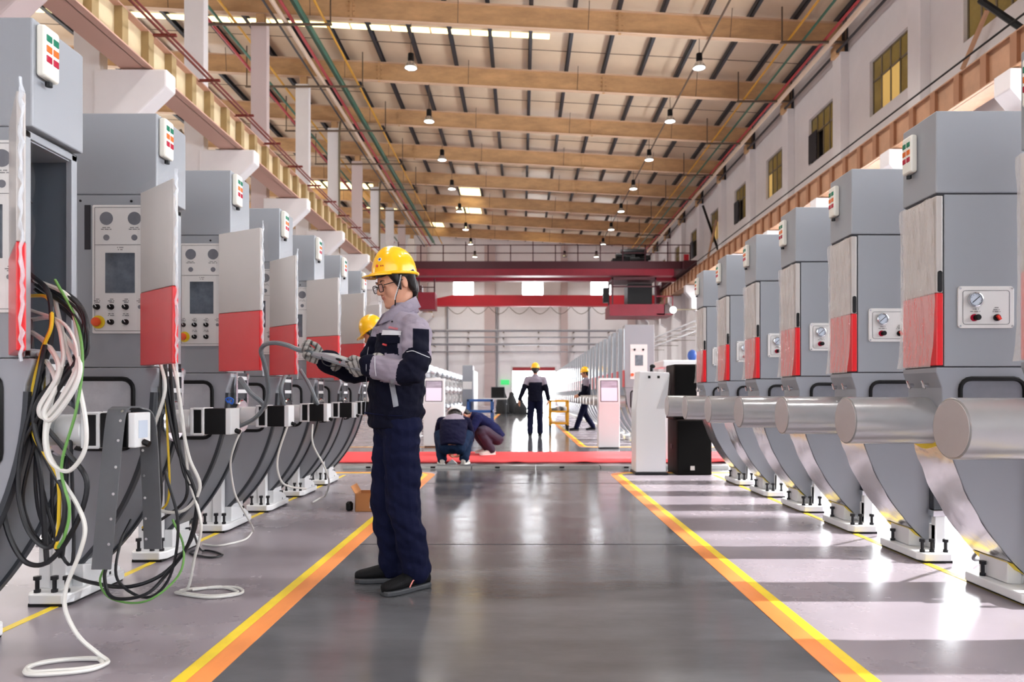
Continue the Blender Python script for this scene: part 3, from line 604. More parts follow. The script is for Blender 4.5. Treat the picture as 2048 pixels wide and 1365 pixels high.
def left_machine(theta, first=False):
    s = -1; t = empty('industrial_machine')
    top_box(t, s, .0); signal_light(t, s, -.085, 2.178)
    U = lambda u: s * u
    mb = MB()                                                                    # cabinet: near and far walls, back, top and a front frame round the open bay
    mb.box((U(.03), -HY, 1.086), (U(.52), -HY + .012, 1.897)); mb.box((U(.03), HY - .012, 1.086), (U(.52), HY, 1.897)); mb.box((U(.33), -HY + .006, 1.09), (U(.515), HY - .006, 1.89)); mb.box((U(.035), -HY + .006, 1.092), (U(.5), HY - .006, 1.12)); mb.box((U(.035), -HY + .006, 1.86), (U(.5), HY - .006, 1.888))
    obj('cabinet_body', mb, m_grey, t)
    mb = MB(); mb.box((U(.026), -HY, 1.09), (U(.05), -HY + .03, 1.89)); mb.box((U(.026), HY - .03, 1.09), (U(.05), HY, 1.89)); mb.box((U(.026), -HY, 1.865), (U(.05), HY, 1.89)); mb.box((U(.026), -HY, 1.09), (U(.05), HY, 1.115)); obj('door_frame', mb, m_grey, t, .003)
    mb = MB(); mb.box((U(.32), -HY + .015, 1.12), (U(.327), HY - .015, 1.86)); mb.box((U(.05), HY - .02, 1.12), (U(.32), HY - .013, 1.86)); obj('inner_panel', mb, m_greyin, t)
    if first:
        for k in range(5):
            mb = MB(); mb.tube(crom([(U(.2), -.09 + .03 * k, 1.84), (U(.14), -.1 + .03 * k, 1.78 - .015 * k), (U(.08), -.11 + .02 * k, 1.74 - .02 * k)]), .0025, 5); obj('inner_wire', mb, [m_cabley, m_redl, m_cabley, m_cablew, m_cableb][k], t)
        mb = MB(); mb.box((U(.2), -.05, 1.2), (U(.3), .08, 1.33)); obj('terminal_box', mb, m_whitep, t, .004)
    # door hung on its near edge, swung wide open
    d = obj('door', MB().box((-.024, -.345, 1.432), (0, 0, 1.9)), m_door, t, .004, (U(.05), -HY - .004, 0)); d.rotation_euler = (0, 0, R(theta))
    obj('red_panel', MB().box((-.025, -.346, 1.092), (.001, 0, 1.431)), m_red, d, .004)
    for x0, sg in ((-.031, -1), (.007, 1)):
        mb = MB(); mb.grid(lambda a, b: (x0 + sg * (.005 + .006 * noise.noise((a * 4, b * 9, theta)) + .012 * max(0, a - .85) * 6 * abs(math.sin(b * 17))), -.37 * a + .006, 1.07 + .85 * b + .02 * a * (b > .97)), 10, 26); obj('plastic_film', mb, f_thin, d)
    mb = MB(); rr = random.Random(theta)
    mb.tube([(-.012 + rr.uniform(-.004, .004), -.357 + rr.uniform(-.004, .004), 1.06 + .88 * i / 40) for i in range(41)], [(rr.uniform(.002, .009), rr.uniform(.002, .009)) for _ in range(41)], 7); obj('film_edge', mb, f_edge, d)
    # control panel
    mb = MB(); mb.prism([(U(u), z) for u, z in rrect(.04, .30, 1.243, 1.849, .008)], -HY - .008, -HY + .001); g = obj('control_panel', mb, m_panel, t, .002)
    mb = MB(); y = -HY - .0085
    mb.tube([(U(u), y, z) for u, z in rrect(.052, .288, 1.256, 1.838, .006)], .0012, 4, 0, True); mb.box((U(.052), y - .001, 1.66), (U(.288), y + .001, 1.662)); obj('border_line', mb, m_ink, g)
    for u, z, r in ((.233, 1.785, .031), (.101, 1.785, .031), (.233, 1.695, .014), (.101, 1.695, .014)):
        mb = MB(); mb.lathe([(r, 0), (r, .0015)], (U(u), -HY - .008, z), (0, -1, 0), 24); obj('instrument_hole', mb, m_pane, g)
    mb = MB(); mb.box((U(.238), -HY - .010, 1.434), (U(.099), -HY - .004, 1.623)); obj('screen_opening', mb, M('screen_dark', (88, 96, 106), .1, var=.5, vscale=9), g, .001)
    for u, z in ((.276, 1.368), (.21, 1.368), (.141, 1.368), (.21, 1.297), (.141, 1.297)):
        mb = MB(); mb.lathe([(.014, 0), (.013, .005), (.011, .017), (.009, .019)], (U(u), -HY - .008, z), (0, -1, 0), 14); mb.cbox((U(u - .003), -HY - .0275, z + .004), (.003, .002, .014), 1, Matrix.Rotation(R(-30), 3, 'Y')); k = obj('knob', mb, [m_black, m_whitep], g)
    mb = MB(); mb.lathe([(.009, 0), (.009, .003)], (U(.075), -HY - .008, 1.368), (0, -1, 0), 12); obj('lamp_hole', mb, m_pane, g)
    mb = MB(); mb.lathe([(.031, 0), (.031, .003)], (U(.270), -HY - .008, 1.297), (0, -1, 0), 22, 1); mb.lathe([(.016, .003), (.014, .010), (.021, .013), (.02, .022), (.01, .025)], (U(.273), -HY - .008, 1.297), (0, -1, 0), 18); obj('emergency_stop', mb, [M('stop_orange', (240, 92, 44), .35), m_yel], g)
    rows = [(U(u), z, wd) for u, z, wd in ((.233, 1.742, .036), (.233, 1.734, .05), (.101, 1.742, .04), (.101, 1.734, .052), (.167, 1.648, .03), (.167, 1.638, .022))]
    for u in (.276, .21, .141, .075): rows += [(U(u), 1.405, .022), (U(u), 1.397, .03), (U(u), 1.390, .026)]
    for u in (.21, .141): rows += [(U(u), 1.336, .026), (U(u), 1.328, .03)]
    L0 = obj('lettering', dashes(t, rows, y=-HY - .0092), m_ink, g); L0['kind'] = 'stuff'
    mb = MB(); mb.box((U(.312), -HY - .002, 1.64), (U(.34), -HY + .001, 1.85)); obj('slot', mb, m_dark, t)
    for u, z in ((.36, 1.87), (.12, 1.868)):
        mb = MB(); mb.cyl((U(u), -HY + .002, z), (U(u), -HY - .002, z), .006, None, 8); obj('screw', mb, m_bolt, t)
    window(t, s, m_panel_l); h = hull(t, s, m_hull_lit)
    for y0, y1 in ((-HY - .004, -HY + .025), (HY - .025, HY + .004)):
        poly = arc(2, 47.5, 16, .014) + arc(2, 47.5, 16, -.004)[::-1]; mb = MB(); mb.prism([(U(a), b) for a, b in poly], y0, y1); obj('edge_trim', mb, m_dgrey, h)
    mb = MB(); poly = arc(2, 47.5, 16, .003) + arc(2, 47.5, 16, -.003)[::-1]; mb.prism([(U(a), b) for a, b in poly], -HY + .03, HY - .03); obj('hull_face', mb, M('hull_face_grey', (112, 116, 122), .4), h)
    for y in (-.09, .07):
        mb = MB(); mb.box((U(-.012), y, .90), (U(.002), y + .022, 1.088)); obj('channel_rail', mb, m_chrome, t)
    for z in (.965, 1.045):
        mb = MB(); mb.box((U(-.008), -.07, z), (U(.0), .07, z + .022)); obj('rung', mb, m_whitep, t)
    mb = MB(); mb.box((U(-.002), -.066, .93), (U(.001), .068, 1.085)); obj('channel_back', mb, m_dark, t)
    # motor on its hub, axis across the aisle
    cz = .825; mb = MB(); mb.lathe([(.056, -.02), (.058, .108), (.05, .113)], (0, 0, cz), (-s, 0, 0), 28); mo = obj('motor_hub', mb, m_whitep, t)
    mb = MB(); mb.lathe([(.098, .0), (.1, .012), (.094, .018)], (0, 0, cz), (-s, 0, 0), 32); obj('hub_disc', mb, m_chrome, mo)
    b = .064; bz = .052
    for x0, x1, m, e, nm in ((.113, .13, m_whitep, .002, 'motor_flange'), (.13, .168, m_black, 0, 'encoder_block'), (.168, .182, m_whitep, .002, 'motor_spacer'), (.182, .285, m_black, -.001, 'motor_body'), (.285, .312, m_whitep, .0, 'motor_end')):
        mb = MB(); mb.box((-s * x0, -bz - e, cz - b - e), (-s * x1, bz + e, cz + b + e)); obj(nm, mb, m, mo, .004)
    for y in (-bz, bz):
        for z in (cz - b + .002, cz + b - .002): mb = MB(); mb.cyl((-s * .132, y, z), (-s * .178, y, z), .006, None, 6); obj('tie_rod', mb, m_whitep, mo)
    mb = MB(); mb.cyl((-s * .312, 0, cz - .045), (-s * .335, 0, cz - .055), .012, None, 8); obj('cable_plug', mb, m_black, mo)
    if first:
        mb = MB(); mb.box((-s * .311, -.03, cz - .03), (-s * .3135, .028, cz + .035)); obj('rating_plate', mb, M('plate_blue', (196, 208, 224), .4), mo)
    foot(t, s, True); return t

RM = right_machine(); KN = ['nearest', 'second nearest', 'third', 'fourth', 'fifth', 'sixth', 'farthest']
for i, z in enumerate(ZR):
    o = RM if i == 0 else copy_tree(RM)
    o.location = (X_R, z, 0)
    tag(o, ['grey film-wrapped machine cut by the picture edge, in the silver cylinder row', 'grey film-wrapped machine whose gauge panel shows whole, in the silver cylinder row', 'grey film-wrapped machine just behind the one with its gauge panel in full view'][i] if i < 3 else '%s grey film-wrapped machine counted along the row with silver cylinders%s' % (KN[i], ' beside the black loudspeakers' if i == 6 else ''), 'machine', 'film-wrapped machines with silver cylinders')
TH = [40, 50, 62, 48, 62, 66, 60]
for i, z in enumerate(ZL):
    o = left_machine(TH[i], i == 0); o.location = (X_L, z, 0)
    tag(o, 'grey machine with its door open, ' + ['empty cabinet in view and cables spilling out', 'yellow stop button on its control panel', 'broad red door facing the camera', 'mostly hidden behind the broad red door', 'red door behind the held pendant', 'red door next to the yellow helmet', 'last of the motor row behind the workers'][i], 'machine', 'machines with open doors and black motors')

# the second row of machines beyond the carpet
def far_machine(panel):
    t = empty('industrial_machine'); s = 1
    mb = MB(); mb.box((0, -HY, 1.09), (.55, HY, 2.27)); obj('cabinet_body', mb, m_grey, t, .006)
    mb = MB(); poly = [(0, 1.085)] + arc(1, 48, 8) + [(.55, .1), (.55, 1.085)]; mb.prism(poly, -HY, HY); h = obj('hull', mb, m_hull, t)
    pts = arc(8, 47, 8, .006); mb = MB(); mb.grid(lambda a, b: (pts[round(b * 8)][0], -HY + 2 * HY * a, pts[round(b * 8)][1]), 1, 8); obj('silver_strip', mb, m_foil, h)
    mb = MB(); mb.box((-.012, -HY + .05, 1.1), (.0, HY - .02, 1.42)); obj('red_panel', mb, m_red, t)
    mb = MB(); mb.box((-.01, -HY + .05, 1.42), (.0, HY - .02, 2.2)); obj('door', mb, m_chrome, t)
    mb = MB(); mb.lathe([(.11, -.4), (.114, -.395), (.114, .02)], (0, 0, .83), (1, 0, 0), 20); obj('cylinder_cover', mb, m_cylm, t)
    mb = MB(); mb.box((.3, -.28, 0), (.52, .18, .07)); mb.box((.4, -.1, .07), (.47, .1, .16)); obj('base_plate', mb, m_whitep, t, .006)
    if panel:
        mb = MB(); mb.prism(rrect(.10, .42, 1.25, 1.9, .012), -HY - .01, -HY); g = obj('control_panel', mb, m_panel, t)
        mb = MB(); mb.box((.19, -HY - .014, 1.5), (.34, -HY - .008, 1.7)); obj('screen', mb, M('screen_dark'), g)
        for u, z in ((.18, 1.8), (.34, 1.8), (.22, 1.36), (.28, 1.36), (.22, 1.31), (.28, 1.31), (.34, 1.36)):
            mb = MB(); mb.cyl((u, -HY - .01, z), (u, -HY - .03, z), .014 if z < 1.5 else .02, None, 10); obj('knob', mb, m_black, g)
        mb = MB(); mb.cyl((.135, -HY - .01, 1.33), (.135, -HY - .04, 1.33), .03, None, 14); obj('emergency_stop', mb, M('stop_orange'), g)
        window(t, 1)
    return t
FM = far_machine(False)
for i in range(33):
    o = far_machine(True) if i == 0 else (FM if i == 1 else copy_tree(FM)); o.location = (X_R, 12.95 + PITCH * i, 0)
    tag(o, 'grey machine with control panel facing the carpet, first of the far row' if i == 0 else 'grey machine, %s counted back from the carpet in the far row' % ORD[i], 'machine', 'machines of the far row beyond the red carpet')

# riveted strap hung over the nearest motor, boxes, cables
t = thing('riveted_strap', 'long grey riveted strap draped over the nearest black motor', 'strap')
zc = ZL[0]; xm = X_L + .25; yb = .07
pts = [(xm - .02, zc - yb - .05, .335), (xm - .008, zc - yb - .03, .6), (xm, zc - yb, .86), (xm, zc - yb + .03, .905), (xm, zc, .908), (xm, zc + yb - .03, .905), (xm + .035, zc + yb, .86), (xm + .045, zc + yb + .015, .6), (xm + .05, zc + yb + .02, .36)]
cp = crom(pts, 6); mb = MB(); n = len(cp)
vs = []; 
for i, p in enumerate(cp):
    tn = (cp[min(i + 1, n - 1)] - cp[max(i - 1, 0)]).normalized(); nr = tn.cross(Vector((1, 0, 0))).normalized() * .003
    for dx, k in ((-.034, 1), (.034, 1), (.034, -1), (-.034, -1)): vs.append(p + Vector((dx, 0, 0)) + nr * k)
fs = [(4 * i + j, 4 * i + (j + 1) % 4, 4 * i + 4 + (j + 1) % 4, 4 * i + 4 + j) for i in range(n - 1) for j in range(4)] + [(0, 1, 2, 3), tuple(range(4 * n - 4, 4 * n))]
mb.add(vs, fs); st = obj('strap_band', mb, m_strap, t)
for i in list(range(2, 16, 2)) + list(range(n - 14, n, 2)):
    p = cp[i]; tn = (cp[min(i + 1, n - 1)] - cp[max(i - 1, 0)]).normalized(); nr = tn.cross(Vector((1, 0, 0))).normalized() * (-1 if i > n / 2 else 1)
    if nr.y > 0: nr = -nr
    q = p + Vector((.022 if i < n / 2 else -.022, 0, 0)); mb = MB(); mb.cyl(q + nr * .002, q + nr * .006, .0055, None, 8); obj('rivet', mb, m_chrome, t)
def cable(label, m, r, pts, par=None, k=7):
    mb = MB(); c = [p if isinstance(p, Vector) else (P(*p) if len(p) == 3 else PF(p[0], p[1], r)) for p in pts]; c = crom(c, k)
    for v in c: v.z = max(v.z, r + .001)
    mb.tube(c, r * (.85 if m is m_cablew else 1), 7); return tag(obj('cable', mb, m), label, 'cable', 'loose cables hanging from the open machines')
A = 2.44
cable('black cable hanging straight down from the empty cabinet', m_cableb, .009, [(60, 548, 2.5), (98, 590, A), (100, 690, A), (66, 781, A), (62, 849, A), (79, 943, A), (86, 1017, A), (94, 1130, A)])
cable('black cable swinging in the widest loop below the empty cabinet', m_cableb, .009, [(60, 560, 2.56), (150, 600, 2.5), (173, 676, A), (120, 755, A), (58, 859, A), (12, 985, A), (14, 1058, A), (50, 1124, A), (100, 1122, A), (152, 1050, A), (174, 964, A), (131, 901, A), (82, 838, A), (70, 781, A), (60, 640, 2.5)])
cable('black cable in the smaller loop inside the widest one', m_cableb, .008, [(70, 580, 2.54), (150, 640, 2.48), (157, 708, A), (76, 802, 2.4), (72, 870, 2.4), (105, 943, 2.4), (127, 985, 2.4), (126, 1048, 2.4), (99, 1096, 2.4), (58, 1064, 2.4), (37, 985, 2.4), (45, 891, 2.4), (70, 790, 2.4), (90, 690, 2.42)])
cable('yellow cable among the black loops of the empty cabinet', m_cabley, .0065, [(55, 592, 2.5), (96, 597, 2.46), (103, 650, 2.42), (86, 697, 2.42), (66, 780, 2.42), (65, 854, 2.42), (80, 896, 2.4), (115, 954, 2.4), (118, 1037, 2.4), (112, 1098, 2.4)])
cable('thick white cable looped against the nearest motor hub', m_cablew, .009, [(58, 640, 2.52), (110, 640, 2.45), (126, 700, 2.42), (122, 740, 2.41), (104, 797, 2.4), (90, 870, 2.38), (100, 922, 2.38), (136, 943, 2.38), (168, 905, 2.38), (172, 850, 2.38), (157, 770, 2.4), (131, 690, 2.44), (110, 600, 2.5)])
cable('thick white cable bunched in folds by the open cabinet', m_cablew, .011, [(56, 660, 2.5), (95, 690, 2.44), (118, 744, 2.4), (80, 815, 2.38), (96, 832, 2.38), (147, 760, 2.38), (157, 705, 2.42), (140, 600, 2.48), (70, 560, 2.54)])
cable('white cable bunched lower in folds by the open cabinet', m_cablew, .010, [(56, 700, 2.5), (90, 720, 2.44), (112, 770, 2.4), (88, 826, 2.37), (105, 838, 2.37), (150, 775, 2.37), (158, 720, 2.4), (120, 660, 2.5)])
cable('long white cable falling to a flat coil on the nearest floor', m_cablew, .0085, [(100, 780, 2.42), (90, 880, 2.42), (113, 943, 2.42), (152, 1006, 2.42), (170, 1055, 2.42), (160, 1105, 2.42), (133, 1174, 2.42), (131, 1221, 2.42), (157, 1273, 2.42), (196, 1308, 2.43), (216, 1326), (180, 1341), (110, 1349), (58, 1350), (52, 1340), (85, 1326), (140, 1320), (200, 1320), (214, 1328), (170, 1338), (110, 1343), (62, 1345), (58, 1334), (120, 1322), (190, 1318), (208, 1330)])
cable('green cable trailing past the nearest motor', m_cableg, .005, [(110, 560, 2.5), (152, 640, A), (165, 723, 2.4), (152, 823, 2.38), (123, 933, 2.38), (139, 1017, 2.38), (130, 1070, 2.38), (116, 1096, 2.4)])
cable('white cable with one slack bend beside the yellow cable', m_cablew, .007, [(60, 620, 2.5), (130, 650, 2.43), (155, 720, 2.4), (120, 800, 2.39), (95, 860, 2.39), (98, 905, 2.39), (112, 935, 2.39), (118, 960, 2.39)])
for k in range(5):
    jx = lambda: random.uniform(-11, 11)
    cable('black cable of the tight bundle crossing below the empty cabinet, ' + ['first', 'second', 'third', 'fourth', 'fifth'][k] + ' from above', m_cableb, .006, [(70 + 8 * k, 570, 2.52), (148 + 6 * k + jx(), 625, 2.45), (172 - 3 * k + jx(), 690 + 9 * k, 2.43), (118 - 6 * k + jx(), 770 + 8 * k, 2.40 + .015 * k), (60 + 9 * k + jx(), 880 + 12 * k, 2.40 + .02 * k), (36 + 20 * k + jx(), 990 + 20 * k, 2.42 + .02 * k), (88 + 14 * k + jx(), 1085 + 9 * k, 2.5), (118 + 6 * k, 1000 - 30 * k, 2.5)])
B = 3.12
cable('white cable dropping beside the second motor', m_cablew, .009, [(319, 720, 3.2), (330, 781, B), (304, 870, B), (288, 954, B), (292, 1011, 3.15)])
cable('white cable swung out in the longest loop of the second machine', m_cablew, .009, [(351, 723, 3.2), (361, 823, B), (377, 912, B), (400, 975, B), (367, 1022, B), (314, 1017, B), (293, 964, 3.15), (300, 900, 3.15)])
cable('white cable falling to a flat coil on the floor by the second foot', m_cablew, .008, [(345, 723, 3.2), (360, 800, B), (372, 901, B), (378, 959, B), (402, 1048, B), (388, 1121, 3.2), (376, 1176, 3.25), (352, 1187), (419, 1196), (482, 1188), (471, 1176), (398, 1178), (360, 1184), (420, 1193), (476, 1186), (440, 1175), (385, 1181)])
cable('black cable sweeping down and back along the floor to the foot', m_cableb, .009, [(330, 723, 3.2), (335, 807, B), (356, 901, B), (391, 985, B), (386, 1069, B), (335, 1142, 3.15), (262, 1174, 3.1), (183, 1166, 3.15), (136, 1147, 3.2), (133, 1121, 3.25), (160, 1105, 3.3)])
cable('black cable sagging nearly to the floor under the strap', m_cableb, .008, [(340, 723, 3.2), (348, 823, B), (367, 943, B), (393, 996, B), (378, 1085, B), (335, 1147, B), (290, 1190, 3.05), (225, 1196, 3.05), (209, 1153, 3.1), (220, 1122, 3.2)])
cable('thin black cable looped close to the floor by the coil', m_cableb, .0065, [(330, 943, 3.1), (356, 1048, 3.1), (340, 1153, 3.12), (293, 1196, 3.08), (235, 1160, 3.1), (240, 1090, 3.2), (262, 1040, 3.3)])
cable('thin green cable arched over the floor between the feet', m_cableg, .005, [(220, 1116, 3.2), (200, 1163, 3.12), (225, 1199, 3.08), (293, 1203, 3.05), (356, 1153, 3.1), (367, 1095, 3.12), (345, 1040, 3.15)])
cable('yellow cable running down from the second machine', m_cabley, .005, [(330, 755, 3.15), (335, 870, B), (338, 990, B), (318, 1025, 3.15), (285, 1056, 3.2)])
cable('black cable slanting past the strap to the hull', m_cableb, .007, [(335, 760, 3.15), (352, 860, B), (372, 950, B), (370, 1000, B), (330, 1035, 3.15), (286, 1060, 3.25)])
cable('thin black cable lying on the floor between second and third foot', m_cableb, .006, [(384, 1040, 3.3), (390, 1075, 3.7), (405, 1103), (445, 1110), (420, 1116), (380, 1107), (400, 1098)])
cable('pair of black leads hanging straight beside the second motor', m_cableb, .007, [(322, 730, 3.2), (322, 820, 3.13), (318, 900, 3.13), (322, 1000, 3.13), (300, 1080, 3.2)])
cable('white cable of the third machine trailing across the floor', m_cablew, .007, [(483, 860, 4.05), (469, 892, 4.0), (461, 926, 4.0), (466, 972, 4.05), (475, 1000, 4.1), (500, 1045, 4.2), (506, 1064), (490, 1080), (440, 1092), (405, 1090)])
cable('white cable of the fourth machine curving to its foot', m_cablew, .009, [(577, 846, 4.9), (555, 917, 4.85), (561, 960, 4.9), (580, 974, 5.0), (612, 978, 5.3)])
cable('white cable of the fifth machine bowed out to the floor', m_cablew, .009, [(625, 849, 5.7), (626, 889, 5.65), (648, 932, 5.7), (658, 966, 5.8), (648, 995), (625, 1006)])
for i, (pts, r, lb) in enumerate((([(575, 740, 4.95), (562, 775, 4.7), (566, 800, 4.75), (570, 815, 4.8)], .014, 'grey sleeved hose dropping to the third motor'), ([(600, 740, 4.9), (618, 770, 4.85), (632, 802, 4.9), (640, 818, 5.1)], .014, 'grey sleeved hose slanting to the fourth motor'), ([(480, 757, 4.0), (500, 785, 3.95), (520, 802, 3.95), (530, 815, 4.1)], .014, 'grey sleeved hose slanting across the third hub'))):
    cable(lb, m_sleeve, r, pts)
cable('blue cable coiled on top of the second hub', M('blue_cable', (40, 110, 220), .4), .005, [(456, 806, 4.0), (452, 799, 3.98), (459, 796, 3.97), (466, 800, 3.97), (464, 808, 3.98), (458, 803, 3.98), (462, 798, 3.98)])

for i in (1, 2, 3):
    zc = ZR[i]; x = X_R + .5
    cable('short black cable arching to the floor behind the %s foot of the silver cylinder row' % ['', 'nearest', 'second', 'third'][i], m_cableb, .009, [Vector((x, zc + .1, .3)), Vector((x + .02, zc + .22, .22)), Vector((x + .04, zc + .36, .12)), Vector((x + .1, zc + .5, .03)), Vector((x + .3, zc + .62, .012))])
# ---------------------------------------------------------------- people
m_skin = M('skin', (206, 150, 122), .5, var=.05, vscale=20); m_lip = M('lip', (184, 116, 98), .5); m_hair = M('black_hair', (24, 20, 22), .4, bump=.6, bscale=60, stretch=(1, 1, .12))
m_navy = M('navy_cloth', (17, 18, 34), .9, spec=.12, bump=.15, bscale=90, var=.12, vscale=9); m_lilac = M('grey_lilac_cloth', (150, 142, 156), .9, spec=.12, bump=.15, bscale=90, var=.05, vscale=9); m_trou = M('navy_trousers', (19, 22, 48), .9, spec=.12, bump=.2, bscale=50, var=.15, vscale=7)
m_helm = M('yellow_helmet', (255, 196, 10), .22, coat=.4); m_helw = M('white_helmet', (240, 236, 236), .25)
m_shoe = M('black_shoe', (14, 14, 17), .7, spec=.2, bump=.2, bscale=120); m_sole = M('dark_sole', (64, 66, 70), .55)
m_glove = M('glove_grey', (162, 160, 156), .85, bump=.4, bscale=140); m_glove2 = M('glove_dark', (92, 90, 88), .85, bump=.4, bscale=140); m_reflect = M('reflective_strip', (216, 218, 224), .3)
m_jeans = M('blue_jeans', (26, 42, 68), .9, spec=.12, var=.15, vscale=12)
def remesh(mb, voxel, smooth=3, amp=0., fr=(9, 9, 22), seed=0):
    me = mb.mesh('tmp', False); o = bpy.data.objects.new('tmp', me); COL.objects.link(o)
    r = o.modifiers.new('r', 'REMESH'); r.mode = 'VOXEL'; r.voxel_size = voxel; r.use_smooth_shade = True
    if smooth: q = o.modifiers.new('s', 'SMOOTH'); q.iterations = smooth; q.factor = .5
    bpy.context.view_layer.update(); dg = bpy.context.evaluated_depsgraph_get()
    out = bpy.data.meshes.new_from_object(o.evaluated_get(dg)); bpy.data.objects.remove(o); bpy.data.meshes.remove(me); out.materials.clear()
    if amp:
        ns = [v.normal.copy() for v in out.vertices]
        for v, n in zip(out.vertices, ns):
            p = v.co; a = noise.noise((p.x * fr[0] + seed, p.y * fr[1], p.z * fr[2])) + .5 * noise.noise((p.x * fr[0] * 2.3, p.y * fr[1] * 2.3 + seed, p.z * fr[2] * 1.7 + p.x * 14))
            v.co = p + n * (amp * a)
    return out
def paint(me, fn):
    for f in me.polygons: f.material_index = fn(f.center, f.normal)
def limb(mb, pts, rad, k=5):
    c = crom(pts, k); n = len(pts) - 1; rr = []
    for i in range(len(c)):
        t = min(i / k, n - 1e-6); j = int(t); rr.append(rad[j] + (rad[j + 1] - rad[j]) * (t - j))
    mb.tube(c, rr, 14)
    for p, r in ((c[0], rr[0]), (c[-1], rr[-1])): mb.ell(p, (r, r, r), None, 12, 8)
def torso(mb, spine, side, fwd):
    rings = []; pts = [Vector(q[0]) for q in spine]
    for i, (p, a, b) in enumerate(spine):
        t = (pts[min(i + 1, len(pts) - 1)] - pts[max(i - 1, 0)]).normalized(); f = side.cross(t).normalized()
        if f.dot(fwd) < 0: f = -f
        rings.append((p, f, side, a, b))
    mb.loft(rings)
def frame(fwd, pitch, pos):                       # head space: x ahead, y to the left, z up
    f = Vector((fwd.x, fwd.y, 0)).normalized(); l = Vector((-f.y, f.x, 0)); p = R(pitch); u = Vector((0, 0, 1))
    x = f * math.cos(p) - u * math.sin(p); z = u * math.cos(p) + f * math.sin(p)
    m = Matrix((x, l, z)).transposed().to_4x4(); m.translation = Vector(pos); return m
HEAD = ((-.118, .074, .03, .026), (-.107, .087, .005, .04), (-.088, .092, -.02, .05), (-.06, .093, -.045, .059), (-.03, .094, -.062, .066), (0, .089, -.078, .071), (.03, .093, -.088, .074), (.06, .088, -.092, .074), (.085, .07, -.08, .066), (.105, .035, -.05, .045), (.114, .0, -.02, .02))
def head_parts(mb, T, fine):
    tp = lambda *v: T @ Vector(v); ax = (T.to_3x3() @ Vector((1, 0, 0))); ay = (T.to_3x3() @ Vector((0, 1, 0))); R3 = T.to_3x3()
    mb.loft([(tp((f + b) / 2, 0, z), ax, ay, (f - b) / 2, w_) for z, f, b, w_ in HEAD])
    limb(mb, [tp(.088, 0, .012), tp(.099, 0, -.012), tp(.108, 0, -.03)], [.008, .010, .0125])
    for s in (-1, 1):
        mb.ell(tp(.098, s * .012, -.034), (.011, .009, .009), R3, 10, 6); mb.ell(tp(-.004, s * .076, -.008), (.017, .008, .031), R3, 12, 8)
        mb.ell(tp(.060, s * .034, -.036), (.028, .024, .034), R3, 12, 8)
        if fine: mb.ell(tp(.080, s * .031, -.001), (.0135, .016, .010), R3, 12, 8); mb.ell(tp(.088, s * .03, .018), (.009, .022, .006), R3, 10, 6)
    mb.ell(tp(.091, 0, -.054), (.010, .02, .005), R3, 12, 6); mb.ell(tp(.089, 0, -.064), (.010, .017, .0055), R3, 12, 6); mb.ell(tp(.082, 0, -.098), (.014, .02, .018), R3, 12, 6); mb.ell(tp(.03, 0, -.085), (.05, .05, .03), R3, 14, 8)
def helmet(par, T, mat, badge=False):
    tp = lambda *v: T @ Vector(v)
    mb = MB(); a, b, h = .113, .101, .142
    def dome(u, v):
        ph = u * 2 * math.pi; th = v * math.pi / 2; k = math.cos(th) ** .82; r = 1 + .035 * max(0, math.sin(th)) * math.exp(-(math.sin(ph) * math.cos(th) * 6) ** 2)
        return tp(a * k * math.cos(ph) * (1.02 if math.cos(ph) < 0 else 1), b * k * math.sin(ph), h * math.sin(th) ** .95 * r)
    mb.grid(dome, 40, 14); hm = obj('helmet', mb, mat, par)
    mb = MB(); mb.tube([tp((a + .006) * math.cos(R(t)), (b + .006) * math.sin(R(t)), .004 - .004 * math.cos(R(t))) for t in range(0, 360, 12)], (.008), 8, 0, True); obj('helmet_rim', mb, mat, hm)
    mb = MB()
    def visor(u, v): an = R(-62 + 124 * u); e = .048 * math.cos(an * 1.35) ** .7 if abs(an * 1.35) < math.pi / 2 else 0; return (a + e * v) * math.cos(an), (b + .6 * e * v) * math.sin(an), .006 - .016 * v * math.cos(an)
    for dz in (0, -.006): mb.grid(lambda u, v: tp(*[q_ + (dz if i == 2 else 0) for i, q_ in enumerate(visor(u, v))]), 20, 5)
    mb.tube([tp(visor(i / 20, 1)[0], visor(i / 20, 1)[1], visor(i / 20, 1)[2] - .003) for i in range(21)], .0042, 6); obj('visor', mb, mat, hm)
    if badge:
        for x in (-.02, .012, .044):
            mb = MB(); zz = h * (1 - (x / a) ** 2 - (.03 / b) ** 2) ** .5 * 1.0; mb.ell(tp(x, .03, zz - .001), (.011, .0025, .0045), T.to_3x3(), 10, 6); obj('vent_slot', mb, M('helmet_shade', (170, 118, 0), .6), hm)
        def spot(deg, z, rr, m, out=1.012):
            k = (1 - (z / h) ** 2) ** .41; c = Vector((a * k * math.cos(R(deg)), b * k * math.sin(R(deg)), z)); n = Vector((c.x / a / a, c.y / b / b, c.z / h / h)).normalized()
            c = c * out; mb = MB(); mb.cyl(tp(*(c - n * .003)), tp(*(c + n * .0008)), rr, None, 16); return mb
        obj('emblem_disc', spot(27, .068, .0095, 0), M('emblem_white', (236, 236, 240), .4), hm); obj('emblem_blue', spot(27, .068, .0065, 0, 1.017), M('emblem_blue', (50, 60, 150), .4), hm)
        obj('emblem_red', spot(20, .038, .007, 0), M('emblem_red', (214, 60, 40), .4), hm)
        for d_ in (33, 39): obj('emblem_letter', spot(d_, .036, .0038, 0), M('emblem_orange', (196, 90, 20), .4), hm)
    return hm
